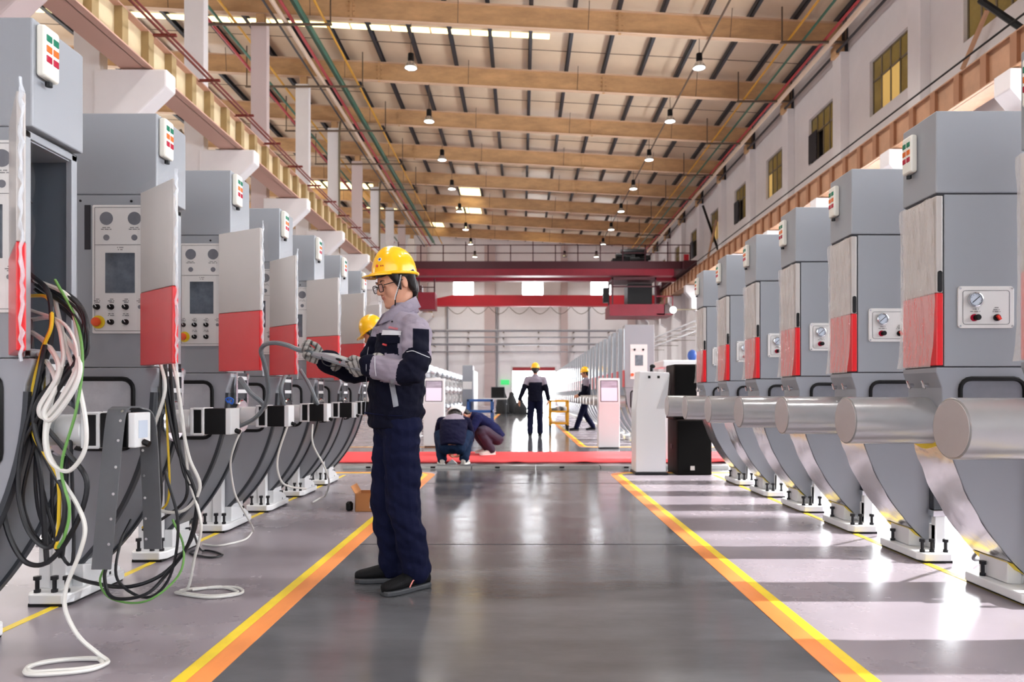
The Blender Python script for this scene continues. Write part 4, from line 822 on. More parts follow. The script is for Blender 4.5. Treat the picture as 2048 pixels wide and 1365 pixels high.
def shoe(par, an, d, L=.25, mat=None, msole=None, stripe_=False):
    d = Vector(d).normalized(); l = Vector((-d.y, d.x, 0)); an = Vector((an[0], an[1], 0)); k = L / .27
    prof = ((-.07, .024, .06), (-.055, .034, .085), (-.01, .037, .10), (.03, .038, .092), (.08, .043, .07), (.13, .048, .055), (.17, .043, .046), (.192, .030, .038), (.2, .012, .03))
    rings = []; mb = MB()
    for s, w_, h in prof: rings.append((an + d * (s * k) + Vector((0, 0, .018 + h * .46)), l, Vector((0, 0, 1)), w_ * k, h * .5))
    mb.loft(rings); o = obj('shoe', mb, mat or m_shoe, par)
    mb = MB(); out = [(s * k, (w_ + .006) * k) for s, w_, h in prof]; poly = [an + d * s + l * w_ for s, w_ in out] + [an + d * s - l * w_ for s, w_ in out[::-1]]
    mb.prism([(p.x, p.y) for p in poly], 0.001, .026, 0, 'z'); obj('sole', mb, msole or m_sole, o, .006)
    if stripe_:
        mb = MB(); pts = [(-.03, .075), (.0, .066), (.02, .062), (.05, .056), (.062, .04), (.07, .026)]
        mb.tube([an + d * s * k + l * (.036 + .006 * (s > .03)) * k + Vector((0, 0, z)) for s, z in pts], .0035, 6); obj('shoe_stripe', mb, M('pink_stripe', (240, 150, 140), .5), o)
    return o
def hand(mb, W, d, n, thumb, curl=(35, 45, 35), sc=1.0, spread=.0):
    d = Vector(d).normalized(); n = Vector(n); n = (n - d * n.dot(d)).normalized(); s = d.cross(n) * thumb; W = Vector(W)
    rot = Matrix((d, s, n)).transposed()
    mb.ell(W + d * .045 * sc, (.052 * sc, .042 * sc, .018 * sc), rot, 16, 10); limb(mb, [W - d * .03, W + d * .02], [.029 * sc, .031 * sc])
    for i, (off, ln) in enumerate(((.031, .92), (.0105, 1.0), (-.0105, .95), (-.031, .78))):
        p = W + d * (.082 - .006 * abs(i - 1.2)) * sc + s * off * sc; pts = [W + d * .05 * sc + s * off * .8 * sc, p]; a = 0
        for seg, c in zip((.042, .027, .022), curl):
            a += c + 3 * i; q_ = d * math.cos(R(a)) + n * math.sin(R(a)) + s * off * spread; p = p + q_ * seg * ln * sc; pts.append(p)
        limb(mb, pts, [.0105 * sc, .0105 * sc, .0100 * sc, .0095 * sc, .0085 * sc], 4)
    b = W + d * .022 * sc + s * .03 * sc; e = (d * .78 + s * .42 + n * .45).normalized(); f = (d * .85 - s * .12 + n * .5).normalized()
    limb(mb, [b, b + e * .042 * sc, b + e * .042 * sc + f * .03 * sc, b + e * .042 * sc + f * .052 * sc], [.015 * sc, .013 * sc, .011 * sc, .009 * sc], 4)

def person(lab, J, look, vox=.012, loc=(0, 0, 0), yaw=0):
    Mx = Matrix.Translation(Vector(loc)) @ Matrix.Rotation(R(yaw), 4, 'Z'); V = lambda k: Mx @ Vector(J[k]); D = lambda v: Mx.to_3x3() @ Vector(v)
    fwd = D(J.get('fwd', (1, 0, 0))).normalized(); side = Vector((-fwd.y, fwd.x, 0)).normalized(); t = thing('person', lab, 'person', Mx @ Vector(J['root']))
    inv = Matrix.Translation(-t.location)
    def add(name, me, mats, par=None): me.transform(inv); o = link(name, me, mats, par or t); return o
    T = frame(D(J.get('hf', J.get('fwd', (1, 0, 0)))), J.get('pitch', 5), V('hd')); L = ('L', 'R')
    mb = MB(); head_parts(mb, T, vox < .008)
    limb(mb, [T @ Vector((-.02, 0, -.05)), V('nec') + (T.translation - V('nec')) * .25, V('nec') - (V('nec') - V('che')) * .15], [.05, .05, .056])
    sp = [(Mx @ Vector(p), a * .8, b * .82) for p, a, b in J['spine']]; torso(mb, sp, side, fwd)
    for s in L:
        limb(mb, [V('sh' + s), V('el' + s), V('wr' + s)], [.042, .036, .026]); limb(mb, [V('hip' + s), V('kn' + s), V('an' + s)], [.07, .05, .036])
        limb(mb, [V('nec') - (V('nec') - V('che')) * .2, V('sh' + s)], [.045, .042])
        if look.get('hands', 1):
            hd = (V('hn' + s) - V('wr' + s)); hand(mb, V('wr' + s), hd, D(J.get('pn' + s, (0, -1 if s == 'L' else 1, 0))), 1 if s == 'L' else -1, (15, 20, 15))
    me = remesh(mb, .0042 if vox < .008 else vox * .8, 2)
    Ti = T.inverted()
    def lips(c, n):
        q_ = Ti @ c; return 1 if (q_.x > .091 and abs(q_.y) < .019 and -.067 < q_.z < -.051) else 0
    paint(me, lips); body = add('body', me, [look.get('skin', m_skin), m_lip])
    # jacket: torso, sleeves
    mb = MB(); spj = [(Mx @ Vector(p), a, b) for p, a, b in J['spine']]; torso(mb, spj, side, fwd); ar = look.get('sleeve', (.072, .064, .05))
    for s in L:
        limb(mb, [V('sh' + s), V('el' + s), V('wr' + s) + (V('el' + s) - V('wr' + s)) * .06], list(ar)); limb(mb, [V('che') + (V('nec') - V('che')) * .62, V('sh' + s)], [.075, ar[0]])
    me = remesh(mb, vox, 3, look.get('wrinkle', .008), (8, 8, 20), 3)
    arms = {s: (V('sh' + s), V('el' + s), V('wr' + s)) for s in L}; fn = look['jacket']
    def pj(c, n):
        best = None
        for s in L:
            a = arms[s]; base = 0
            for i in (0, 1):
                e = a[i + 1] - a[i]; k = max(0, min(1, (c - a[i]).dot(e) / e.length_squared)); dd = (c - a[i] - e * k).length
                if best is None or dd < best[0]: best = (dd, s, i + k)
        u = best[2] if best[0] < .088 else None
        return fn(c, n, best[1] if u is not None else None, u, side, fwd)
    paint(me, pj); jk = add('jacket', me, look['jmats'])
    # trousers and shoes
    mb = MB(); lr = look.get('legs', (.098, .08, .07))
    for s in L: limb(mb, [V('hip' + s), V('kn' + s), V('an' + s)], list(lr))
    pe = sp[0][0]; p1 = (V('hipL') + V('hipR')) / 2; up = (sp[1][0] - sp[0][0]).normalized(); ra, rb = J['spine'][0][1:]
    torso(mb, [(p1 - up * .07, ra * .55, rb * .7), (p1, ra * .86, rb * .92), (pe + up * .05, ra * .9, rb * .92)], side, fwd)
    add('trousers', remesh(mb, vox, 3, look.get('twr', .008), (7, 7, 15), 9), look.get('trousers', m_trou))
    for s in L:
        o = shoe(t, V('an' + s), D(J.get('toe' + s, (1, 0, 0))), look.get('shoeL', .26), look.get('shoe'), look.get('sole'), look.get('stripe') == s); o.data.transform(inv); [c.data.transform(inv) for c in o.children]
    hp = J.get('helm', (.0, 0, .034)); Th = frame(D(J.get('hf', J.get('fwd', (1, 0, 0)))), J.get('hpitch', J.get('pitch', 5)), T @ Vector(hp))
    h = helmet(t, Th, look['helmet'], vox < .008); h.data.transform(inv); [c.data.transform(inv) for c in h.children]
    if look.get('hair', 1):
        mb = MB(); R3 = T.to_3x3(); mb.ell(T @ Vector((-.024, 0, .035)), (.08, .082, .08), R3, 20, 14); mb.ell(T @ Vector((-.068, 0, -.03)), (.036, .056, .062), R3, 16, 10)
        for s in (-1, 1): limb(mb, [T @ Vector((.036, s * .062, .05)), T @ Vector((.03, s * .067, .012)), T @ Vector((.022, s * .0695, -.036))], [.03, .021, .007]); limb(mb, [T @ Vector((-.045, s * .065, .03)), T @ Vector((-.05, s * .06, -.04))], [.03, .02])
        mb.ell(T @ Vector((.055, 0, .055)), (.043, .064, .024), R3, 14, 8); me = remesh(mb, .006 if vox < .008 else .012, 1, .002, (60, 60, 20)); add('hair', me, m_hair)
    return t, T, inv, add, body, jk
def two_tone(yoke):
    def fn(c, n, arm, u, side, fwd):
        if arm is None: return 1 if c.z > yoke else 0
        return 1 if u < .5 else 0
    return fn

# ---- the worker with the spectacles
fw_ = Vector((-.93, -.37, 0)).normalized(); sd = Vector((-fw_.y, fw_.x, 0))
def wp(px, py, Z): return tuple(P(px, py, Z))
def ring(px, z, a, b, Y=3.40): return ((( px - CX) * Y / F, Y, z), a, b)
J = dict(root=(-.58, 3.4, 0), fwd=tuple(fw_), hf=(-.82, -.57, 0), pitch=17, hpitch=3, helm=(.004, 0, .036), hd=wp(794, 566, 3.40), nec=wp(806, 622, 3.41), che=wp(798, 705, 3.40),
         spine=[ring(790, .79, .128, .175), ring(791, .86, .134, .178), ring(793, .95, .136, .178), ring(796, 1.07, .132, .18), ring(799, 1.18, .124, .182), ring(803, 1.27, .108, .165), ring(806, 1.325, .086, .125), ring(808, 1.365, .068, .08), ring(810, 1.40, .063, .066)],
         shL=wp(835, 668, 3.25), elL=wp(822, 742, 3.13), wrL=wp(735, 730, 3.22), hnL=wp(700, 742, 3.24), shR=wp(775, 670, 3.55), elR=wp(722, 745, 3.58), wrR=wp(648, 720, 3.44), hnR=wp(612, 706, 3.42),
         hipL=(-.585, 3.32, .80), knL=wp(807, 1000, 3.33), anL=(-.515, 3.36, .085), hipR=(-.655, 3.47, .80), knR=wp(776, 1000, 3.47), anR=(-.655, 3.49, .085), toeL=(-.74, -.67, 0), toeR=(-1, -.06, 0))
armL = (Vector(J['shL']), Vector(J['elL']))
def jk_main(c, n, arm, u, side, fwd):
    # 0 navy 1 lilac 2 reflective
    if arm == 'L':
        if u < .56:
            if (c - Vector(J['shL'])).dot(side) > -.035: return 1
        elif u < .64: return 1
        elif u < 1.13: return 0
        elif u < 1.80: return 1
        else: return 0
    elif arm == 'R':
        if u > .2: return 1 if (n.z > .35 and 1.15 < u < 1.75) else 0
    fr = n.dot(fwd)
    lim = 1.235 + .02 * (c - Vector((-.6, 3.4, 0))).dot(fwd) / .12
    if c.z > lim: return 1
    return 0
W, T, inv, add, body, jk = person('person in yellow helmet and black spectacles standing in the aisle, holding a grey pendant', J,
    dict(jacket=jk_main, jmats=[m_navy, m_lilac, m_reflect], helmet=m_helm, hands=0, stripe='L', shoeL=.262, sleeve=(.074, .066, .052), legs=(.096, .084, .07), wrinkle=.013, twr=.016), .0043)
def loc_mb(name, mb, m, par=W, bev=0, lab=None):
    me = mb.mesh(name); me.transform(inv); o = link(name, me, m, par)
    if bev: q = o.modifiers.new('e', 'BEVEL'); q.width = bev; q.segments = 2
    if lab: o['label'] = lab
    return o
def gloves(key, wr, hn, n, th, curl):
    mb = MB(); w0 = Vector(J[wr]); d = (Vector(J[hn]) - w0).normalized(); hand(mb, w0, d, n, th, curl, 1.02)
    limb(mb, [w0 - d * .055, w0 + d * .01], [.041, .035]); me = remesh(mb, .0032, 2, .0012, (120, 120, 120)); paint(me, lambda c, nn: 1 if int(((c - w0).dot(d) + .2) / .0085) % 3 == 0 else 0); add('glove', me, [m_glove, m_glove2])
gloves('L', 'wrL', 'hnL', (-.2, .75, .25), -1, (42, 58, 45)); gloves('R', 'wrR', 'hnR', (-.15, -.75, .55), 1, (40, 52, 40))
# collar, undershirt, zip, reflective strips, pocket and buttons
mb = MB(); mb.tube([Vector(J['nec']) + fw_ * .02 + Vector((0, 0, .0)) + fw_ * (.06 * math.cos(a)) + sd * (.06 * math.sin(a)) + Vector((0, 0, .012 - .045 * math.cos(a))) for a in [R(x) for x in range(0, 360, 15)]], [(.024, .006)] * 24, 8, 0, True); loc_mb('undershirt', mb, M('black_shirt', (16, 16, 20), .85))
mb = MB(); vs = []; N = 28
for i in range(N + 1):
    a = R(22 + (316) * i / N); ca, sa = math.cos(a), math.sin(a); c0 = Vector(J['nec']) + fw_ * .02 + Vector((0, 0, -.035))
    for rr, zz in ((.092, -.01 - .04 * ca), (.074, .062 - .046 * ca), (.080, .062 - .048 * ca), (.104 + .014 * max(0, ca), .004 - .052 * ca)):
        vs.append(c0 + fw_ * (rr * ca * 1.05) + sd * (rr * sa) + Vector((0, 0, zz)))
mb.add(vs, [(4 * i + j, 4 * i + j + 1, 4 * i + 5 + j, 4 * i + 4 + j) for i in range(N) for j in range(3)], 0, True); c_ = loc_mb('collar', mb, m_lilac); q_ = c_.modifiers.new('t', 'SOLIDIFY'); q_.thickness = .004
mjk = bpy.data.objects[jk.name]
from mathutils.bvhtree import BVHTree
bv = BVHTree.FromPolygons([v.co + W.location for v in jk.data.vertices], [tuple(p.vertices) for p in jk.data.polygons])
def onjk(px, py, out=.004):                       # the jacket's surface point that lies in this direction from the eye
    d = (P(px, py, 3.4) - cam.location).normalized(); h = bv.ray_cast(cam.location, d); return (h[0] + h[1] * out, h[1]) if h[0] is not None else (P(px, py, 3.25), Vector((0, -1, 0)))
def patch(name, pxs, m, r=.002, out=.003):
    pts = [onjk(a, b, out)[0] for a, b in pxs]; mb = MB(); mb.tube(crom(pts, 4), r, 6); loc_mb(name, mb, m, jk)
def quad(name, c4, m, n=8, out=.0035):
    mb = MB(); mb.grid(lambda u, v: onjk(*(((c4[0][k] * (1 - u) + c4[1][k] * u) * (1 - v) + (c4[3][k] * (1 - u) + c4[2][k] * u) * v) for k in (0, 1)), out)[0], n, n); loc_mb(name, mb, m, jk)
patch('zip', [(748, 655), (743, 672), (737, 700), (733, 730), (733, 770), (731, 810), (728, 850)], M('zip_grey', (150, 150, 160), .4), .0016)
quad('reflective_strip', [(766, 661), (804, 663), (803, 671), (764, 671)], m_reflect); quad('reflective_strip', [(778, 762), (788, 758), (797, 812), (787, 815)], M('strip_grey', (140, 142, 150), .5))
quad('pocket_flap', [(763, 674), (801, 675), (800, 688), (762, 688)], m_navy, out=.006); quad('pocket_label', [(768, 688), (776, 690), (775, 693), (767, 691)], M('label_red', (196, 60, 60), .5), 3, .008)
quad('chest_lettering', [(779, 654), (797, 657), (796, 661), (777, 658)], M('lettering_pink', (190, 110, 120), .6), 4, .0045)
for a, b in ((774, 643), (785, 644), (765, 645)):
    p, n = onjk(a, b, .002); mb = MB(); mb.cyl(p, p + n * .003, .0045, None, 10); loc_mb('button', mb, m_bolt, jk)
patch('piping', [(814, 705), (826, 703), (840, 709), (858, 716)], m_reflect, .0018); patch('piping', [(750, 715), (751, 735), (753, 752)], m_reflect, .0018); patch('waist_seam', [(728, 826), (760, 830), (800, 832), (848, 826)], m_trou, .003)
quad('armhole_patch', [(826, 658), (857, 660), (857, 704), (826, 699)], m_navy, 10)
# spectacles, brows, eyelids, chin strap
tp = lambda *v: T @ Vector(v)
g = MB(); lens = MB()
for s in (-1, 1):
    pr = rrect(-.024, .024, -.019, .017, .011, 3); fr = [tp(.108 - .10 * abs(y + s * .034) ** 1.6, y + s * .034, z - .008) for y, z in pr]; g.tube(fr, .0022, 6, 0, True)
    lens.add(fr, [list(range(len(fr)))])
    g.tube([tp(.1, s * .058, .002), tp(.05, s * .074, .004), tp(.0, s * .08, .006), tp(-.016, s * .079, -.008)], .0022, 6)
g.tube([tp(.108, -.011, -.006), tp(.111, 0, -.002), tp(.108, .011, -.006)], .0022, 6); sp = loc_mb('spectacles', g, m_black); loc_mb('lens', lens, film_mat('lens_tint', (170, 160, 190), .75, .05), sp)
for s in (-1, 1):
    mb = MB(); mb.tube([tp(.094, s * .014, .019), tp(.096, s * .03, .024), tp(.086, s * .048, .019)], [.002, .0032, .0015], 6); loc_mb('eyebrow', mb, m_hair)
    mb = MB(); mb.tube([tp(.0925, s * .018, -.006), tp(.0955, s * .031, -.0085), tp(.0875, s * .046, -.006)], [.001, .0018, .001], 6); loc_mb('eyelash', mb, m_hair)
hs = [P(803, 549, 3.315), P(800, 565, 3.305), P(795, 582, 3.305), P(791, 596, 3.31), P(790, 610, 3.335), P(786, 617, 3.39)]
cs = crom(hs, 8); mb = MB(); mb.tube(cs, [(.0024, .0055)] * len(cs), 8); st = loc_mb('chin_strap', mb, m_black); mb = MB()
for i in range(1, len(cs) - 14): mb.cbox(cs[i] + Vector((-.001, -.004, 0)), (.006, .003, .0022))
loc_mb('strap_weave', mb, m_whitep, st)

# the pendant she holds and its sleeved cable
pa, pb = P(636, 708, 3.37), P(745, 742, 3.22); dx = (pb - pa).normalized(); dy = Vector((0, 0, 1)).cross(dx).normalized(); dz = dx.cross(dy)
PR = Matrix((dx, dy, dz)).transposed()
t = thing('hand_pendant', 'grey hand-held control pendant in both gloved hands of the spectacled worker', 'tool', (pa + pb) / 2)
mb = MB(); L_ = (pb - pa).length; mb.prism([(-L_ / 2, -.014), (L_ / 2, -.014), (L_ / 2, .010), (L_ * .1, .020), (-L_ * .3, .020), (-L_ / 2, .008)], -.042, .042)
o = obj('casing', mb, M('pendant_grey', (146, 148, 153), .35), t, .006); o.rotation_euler = PR.to_euler()
mb = MB(); mb.prism([(-L_ / 2, -.016), (L_ / 2, -.016), (L_ / 2, -.006), (-L_ / 2, -.004)], -.046, .046); obj('rubber_edge', mb, M('pendant_edge', (112, 114, 118), .5), o, .003)
for x in (.0, .06):
    mb = MB(); mb.ell((x, -.043, .010), (.022, .006, .006), None, 12, 8); obj('finger_grip', mb, m_black, o)
mb = MB(); mb.cyl((.01, -.0425, .0), (.01, -.045, .0), .006, None, 10); obj('screw', mb, m_chrome, o)
cable('thin dark lead curling under the held pendant', m_cableb, .0025, [(643, 714, 3.30), (646, 726, 3.27), (655, 732, 3.26), (672, 733, 3.26), (690, 728, 3.25), (697, 724, 3.25)])
cable('grey sleeved cable arching from the held pendant down to the third motor', m_sleeve, .012, [(636, 710, 3.38), (612, 703, 3.40), (596, 700, 3.42), (575, 691, 3.46), (550, 686, 3.52), (530, 690, 3.58), (522, 702, 3.62), (528, 725, 3.68), (535, 760, 3.75), (536, 790, 3.82), (528, 815, 3.86), (508, 838, 3.9), (480, 853, 3.93)], k=8)

# ---- the others
def stand(**k):
    J = dict(root=(0, 0, 0), hd=(.03, 0, 1.53), nec=(-.01, 0, 1.40), che=(0, 0, 1.2),
             spine=[((0, 0, .80), .13, .185), ((0, 0, .95), .125, .175), ((0, 0, 1.1), .125, .185), ((0, 0, 1.22), .12, .2), ((-.01, 0, 1.32), .1, .17), ((-.01, 0, 1.38), .07, .09), ((-.005, 0, 1.42), .06, .065)],
             shL=(0, .19, 1.31), elL=(-.03, .25, 1.06), wrL=(.02, .29, .84), hnL=(.04, .29, .75), shR=(0, -.19, 1.31), elR=(-.03, -.25, 1.06), wrR=(.02, -.27, .84), hnR=(.04, -.27, .75),
             hipL=(0, .09, .84), knL=(.02, .10, .47), anL=(-.01, .11, .085), hipR=(0, -.09, .84), knR=(.02, -.1, .47), anR=(-.01, -.11, .085)); J.update(k); return J
base = dict(jacket=two_tone(1.24), jmats=[m_navy, m_lilac], helmet=m_helm)
person('person in yellow helmet half hidden behind the spectacled worker, bending towards the machines', stand(hd=(.15, 0, 1.50), nec=(.06, 0, 1.38), che=(.02, 0, 1.2), pitch=28, elL=(.0, .22, 1.05), elR=(0, -.22, 1.05), wrL=(.08, .2, .86), hnL=(.11, .2, .78), wrR=(.08, -.2, .86), hnR=(.11, -.2, .78),
       spine=[((-.02, 0, .80), .12, .16), ((0, 0, .95), .12, .16), ((.01, 0, 1.1), .12, .17), ((.03, 0, 1.22), .115, .175), ((.05, 0, 1.31), .09, .15), ((.06, 0, 1.37), .07, .085), ((.065, 0, 1.40), .06, .065)]), dict(base), .012, (-1.16, 6.1, 0), 184)
person('person in yellow helmet and dark two-tone overalls walking away down the aisle', stand(anL=(-.05, .12, .085), knL=(.02, .11, .47), elL=(-.05, .28, 1.06), wrL=(-.02, .37, .84), hnL=(-.01, .39, .75), elR=(-.03, -.26, 1.06), wrR=(.03, -.30, .84), hnR=(.05, -.30, .75)), dict(base), .012, (.32, 15.8, 0), 90)
person('person in yellow helmet striding across beside the far row of machines', stand(knL=(.12, .09, .48), anL=(.26, .09, .10), knR=(.02, -.1, .47), anR=(-.2, -.1, .11), elL=(.06, .22, 1.06), wrL=(.2, .2, .95), hnL=(.27, .19, .92)), dict(base), .014, (1.72, 18.2, 0), 180)
sq = dict(root=(0, 0, 0), pitch=50, hd=(.42, 0, .645), nec=(.32, 0, .62), che=(.16, 0, .52), spine=[((-.13, 0, .25), .13, .165), ((-.06, 0, .36), .13, .175), ((.06, 0, .47), .125, .19), ((.19, 0, .56), .115, .19), ((.28, 0, .61), .09, .15), ((.33, 0, .635), .065, .08)],
          shL=(.24, .17, .58), elL=(.38, .22, .36), wrL=(.46, .12, .18), hnL=(.48, .08, .1), shR=(.24, -.17, .58), elR=(.38, -.22, .36), wrR=(.46, -.12, .18), hnR=(.48, -.08, .1),
          hipL=(-.1, .09, .25), knL=(.2, .20, .40), anL=(.02, .15, .09), hipR=(-.1, -.09, .25), knR=(.2, -.2, .40), anR=(.02, -.15, .09), toeL=(1, .2, 0), toeR=(1, -.2, 0))
m_jkd = M('blue_jacket', (20, 20, 46), .9, spec=.12, var=.1, vscale=8); m_jkb = M('dark_blue_coat', (26, 30, 68), .9, spec=.12, var=.12, vscale=8); m_shw = M('pale_trainer', (214, 206, 198), .6)
person('person in white helmet squatting with back to the camera at the carpet edge', dict(sq), dict(jacket=lambda c, n, arm, u, side, fwd: 1 if (c.z > .62 and arm is None) else 0, jmats=[m_jkd, m_lilac], helmet=m_helw, trousers=m_jeans, shoe=m_shw, sole=M('pale_sole', (232, 230, 226), .5)), .011, (-.93, 9.25, 0), 92)
J2 = dict(sq); J2.update(pitch=58, hd=(.44, .02, .64))
person('person in white helmet and blue coat squatting sideways on the red carpet', J2, dict(jacket=lambda c, n, arm, u, side, fwd: 0, jmats=[m_jkb], helmet=m_helw, trousers=M('plum_trousers', (52, 36, 56), .8), shoe=m_shw, sole=M('pale_sole')), .011, (-.5, 10.9, 0), 196)
# ---------------------------------------------------------------- carpet, stands and other things
m_carpet = M('red_carpet', (226, 74, 78), .95, bump=.4, bscale=120, var=.06, vscale=3)
mb = MB(); mb.grid(lambda a, b: (-3.2 + 7.2 * a, 9.55 + 1.75 * b + .02 * math.sin(a * 40) * (b < .02), .012 + .012 * max(0, math.sin(a * 47)) ** 4 * (1 - b) ** 4 + .003 * noise.noise((a * 30, b * 5, 0))), 140, 12)
c = obj('carpet', mb, m_carpet); c.modifiers.new('t', 'SOLIDIFY').thickness = .008; tag(c, 'long red carpet rolled out across the aisle beyond the machines', 'carpet')
t = thing('cable_ramp', 'flat grey metal cable cover lying across the aisle before the red carpet', 'cable cover', (0, 8.9, 0))
for i in range(6):
    mb = MB(); x = -2.3 + .83 * i; mb.prism([(-.13, 0), (.13, 0), (.1, .035), (-.1, .035)], x, x + .82, 0, 'x'); obj('cover_section', mb, M('ramp_grey', (120, 122, 124), .35, metal=.5, var=.1, vscale=5), t, .004)
    mb = MB(); mb.box((x + .3, -.125, .012), (x + .36, -.1, .03)); obj('clip', mb, m_black, t)
def kiosk(x0, x1, Y, lab):
    t = thing('display_kiosk', lab, 'kiosk', ((x0 + x1) / 2, Y, 0), 0, 'white display kiosks'); w_ = (x1 - x0) / 2
    mb = MB(); mb.prism([(-.02, .02), (.16, .02), (.16, .78), (.10, 1.24), (-.0, 1.25), (-.045, .80)], -w_, w_, 0, 'x'); obj('housing', mb, m_whitep, t, .012)
    mb = MB(); mb.box((-w_ + .02, -.01, 0), (w_ - .02, .15, .02)); obj('plinth', mb, m_bolt, t)
    rot = Matrix.Rotation(math.atan2(.045, .45), 3, 'X').inverted(); 
    s = obj('screen', MB().box((-w_ + .035, -.004, .0), (w_ - .035, .004, .38)), M('screen_bezel', (52, 50, 66), .3), t, .003, (0, -.042, .83)); s.rotation_euler = (-math.atan2(.045, .45), 0, 0)
    obj('display', MB().box((-w_ + .048, -.0055, .012), (w_ - .048, -.003, .25)), M('display_pale_glow', (228, 218, 236), .25, emit=.25), s)  # paper-like poster with a faint glow added
    obj('display_picture', MB().box((-w_ + .048, -.0055, .25), (w_ - .048, -.003, .368)), M('display_grey', (176, 168, 186), .25, var=.25, vscale=7, stretch=(.6, 1, 4)), s)
kiosk(1.36, 1.74, 12.1, 'white display kiosk standing before the far row of machines by the lectern'); kiosk(-1.78, -1.40, 12.4, 'white display kiosk half hidden behind the spectacled worker')
# lectern
t = thing('lectern', 'white angular lectern with two square sockets beside the black loudspeakers', 'lectern', (1.36, 8.12, 0))
mb = MB(); mb.prism([(0, .03), (.36, .03), (.36, .78), (.40, 1.22), (.045, 1.235), (.0, .78)], 0, .34); obj('body', mb, m_whitep, t, .01)
mb = MB(); mb.add([(.362, -.004, .79), (.402, -.006, 1.2), (.25, -.006, .79), (.362, .03, .79), (.402, .03, 1.2), (.25, .03, .79)], [(0, 1, 2), (3, 5, 4), (0, 3, 4, 1), (0, 2, 5, 3), (1, 4, 5, 2)]); obj('folded_facet', mb, M('lectern_grey', (190, 192, 194), .4), t)
mb = MB(); mb.box((-.01, -.02, 0), (.38, .36, .03)); obj('foot_plate', mb, m_bolt, t, .006)
for x in (.16, .27):
    mb = MB(); mb.box((x - .015, -.006, 1.15), (x + .015, .004, 1.18)); obj('socket', mb, m_black, t, .003)
mb = MB(); mb.cyl((.22, .18, 1.22), (.22, .18, 1.29), .018, None, 10); mb.ell((.23, .16, 1.30), (.035, .03, .025)); obj('microphone', mb, m_black, t)
m_spk = M('speaker_black', (13, 12, 12), .85, spec=.1, bump=.5, bscale=300); m_spb = M('speaker_brown', (36, 26, 24), .6, spec=.2)
def speaker(lab, x, y, z, w_, d_, h, plate):
    t = thing('loudspeaker', lab, 'loudspeaker', (x, y, z)); mb = MB(); mb.box((0, .02, 0), (w_, d_, h)); obj('cabinet', mb, m_spb, t, .012)
    mb = MB(); mb.box((.012, 0, .012), (w_ - .012, .022, h - .012)); obj('grille', mb, m_spk, t, .006)
    mb = MB(); mb.box((-.006, d_ * .45, h * .45), (.004, d_ * .65, h * .53)); obj('side_handle', mb, m_black, t)
    if plate: mb = MB(); mb.box((w_ * .38, -.004, .06), (w_ * .38 + .05, .002, .11)); obj('badge', mb, M('badge_pale', (206, 202, 196), .4), t)
speaker('large black floor loudspeaker with a pale badge, standing on the floor beside the lectern', 1.84, 8.08, 0, .42, .52, .66, True); speaker('narrower black loudspeaker stacked on top of the large floor loudspeaker', 1.82, 8.14, .66, .28, .46, .66, False)
# cardboard box
a = PF(710, 1023); t = thing('cardboard_box', 'small open cardboard box on the floor behind the spectacled worker', 'box', (a.x, a.y, 0)); m_card = M('cardboard', (178, 120, 72), .85, var=.06, vscale=5)
mb = MB(); w_, d_, h, e = .24, .2, .15, .004
mb.box((0, 0, .001), (w_, d_, e)); mb.box((0, 0, 0), (w_, e, h)); mb.box((0, d_ - e, 0), (w_, d_, h)); mb.box((0, 0, 0), (e, d_, h)); mb.box((w_ - e, 0, 0), (w_, d_, h)); obj('carton', mb, m_card, t)
for x, r_ in ((0, 70), (w_, -60)):
    mb = MB(); mb.box((-.002, 0, 0), (.002, d_, .07)); f = obj('flap', mb, m_card, t, 0, (x, 0, h - .002)); f.rotation_euler = (0, R(-r_ + 40 if x == 0 else 40), 0)
mb = MB(); mb.box((.12, -.002, .03), (.15, .001, .08)); obj('paper_label', mb, m_whitep, t)
mb = MB(); mb.lathe([(.02, 0), (.03, .01), (.03, .06), (.015, .075)], (a.x - .06, a.y + .06, .001), (0, 0, 1), 14); t = tag(obj('black_plug', mb, m_black), 'black plug lying on the floor against the cardboard box', 'plug')
# yellow trolley with fabric on its top shelf
m_ty = M('trolley_yellow', (244, 172, 20), .4); x0, x1, Y = .74, 1.26, 18.1; t = thing('trolley', 'yellow two-shelf trolley beside the walking worker', 'trolley', ((x0 + x1) / 2, Y, 0)); w_ = (x1 - x0) / 2
for x in (-w_ + .03, w_ - .03):
    for y in (0, .6):
        mb = MB(); mb.box((x - .028, y, .14), (x + .028, y + .05, .80)); obj('post', mb, m_ty, t, .006)
        mb = MB(); mb.cyl((x - .02, y + .02, .06), (x + .02, y + .02, .06), .06, None, 14); mb.box((x - .03, y, .1), (x + .03, y + .05, .14)); obj('castor', mb, m_black, t)
for z in (.17, .48, .76):
    mb = MB(); mb.box((-w_, 0, z), (w_, .05, z + .05)); mb.box((-w_, .6, z), (w_, .65, z + .05)); obj('shelf_rail', mb, m_ty, t, .004)
    if z < .7: mb = MB(); mb.box((-w_ + .03, .02, z + .02), (w_ - .03, .63, z + .035)); obj('shelf', mb, M('shelf_grey', (196, 196, 196), .5), t)
for k in range(4):
    mb = MB(); mb.ell((0, 0, .05), (.10, .09, .05 + .015 * k), None, 14, 8); o = obj('wrapped_part', mb, [m_sleeve, m_foil, m_dgrey, m_whitep][k], None, 0, ((x0 + x1) / 2 - .13 + .09 * k, Y + .2 + .08 * k, .515)); tag(o, ['grey wrapped part', 'silver film-wrapped part', 'dark grey wrapped part', 'white wrapped part'][k] + ' lying on the middle shelf of the yellow trolley', 'part')
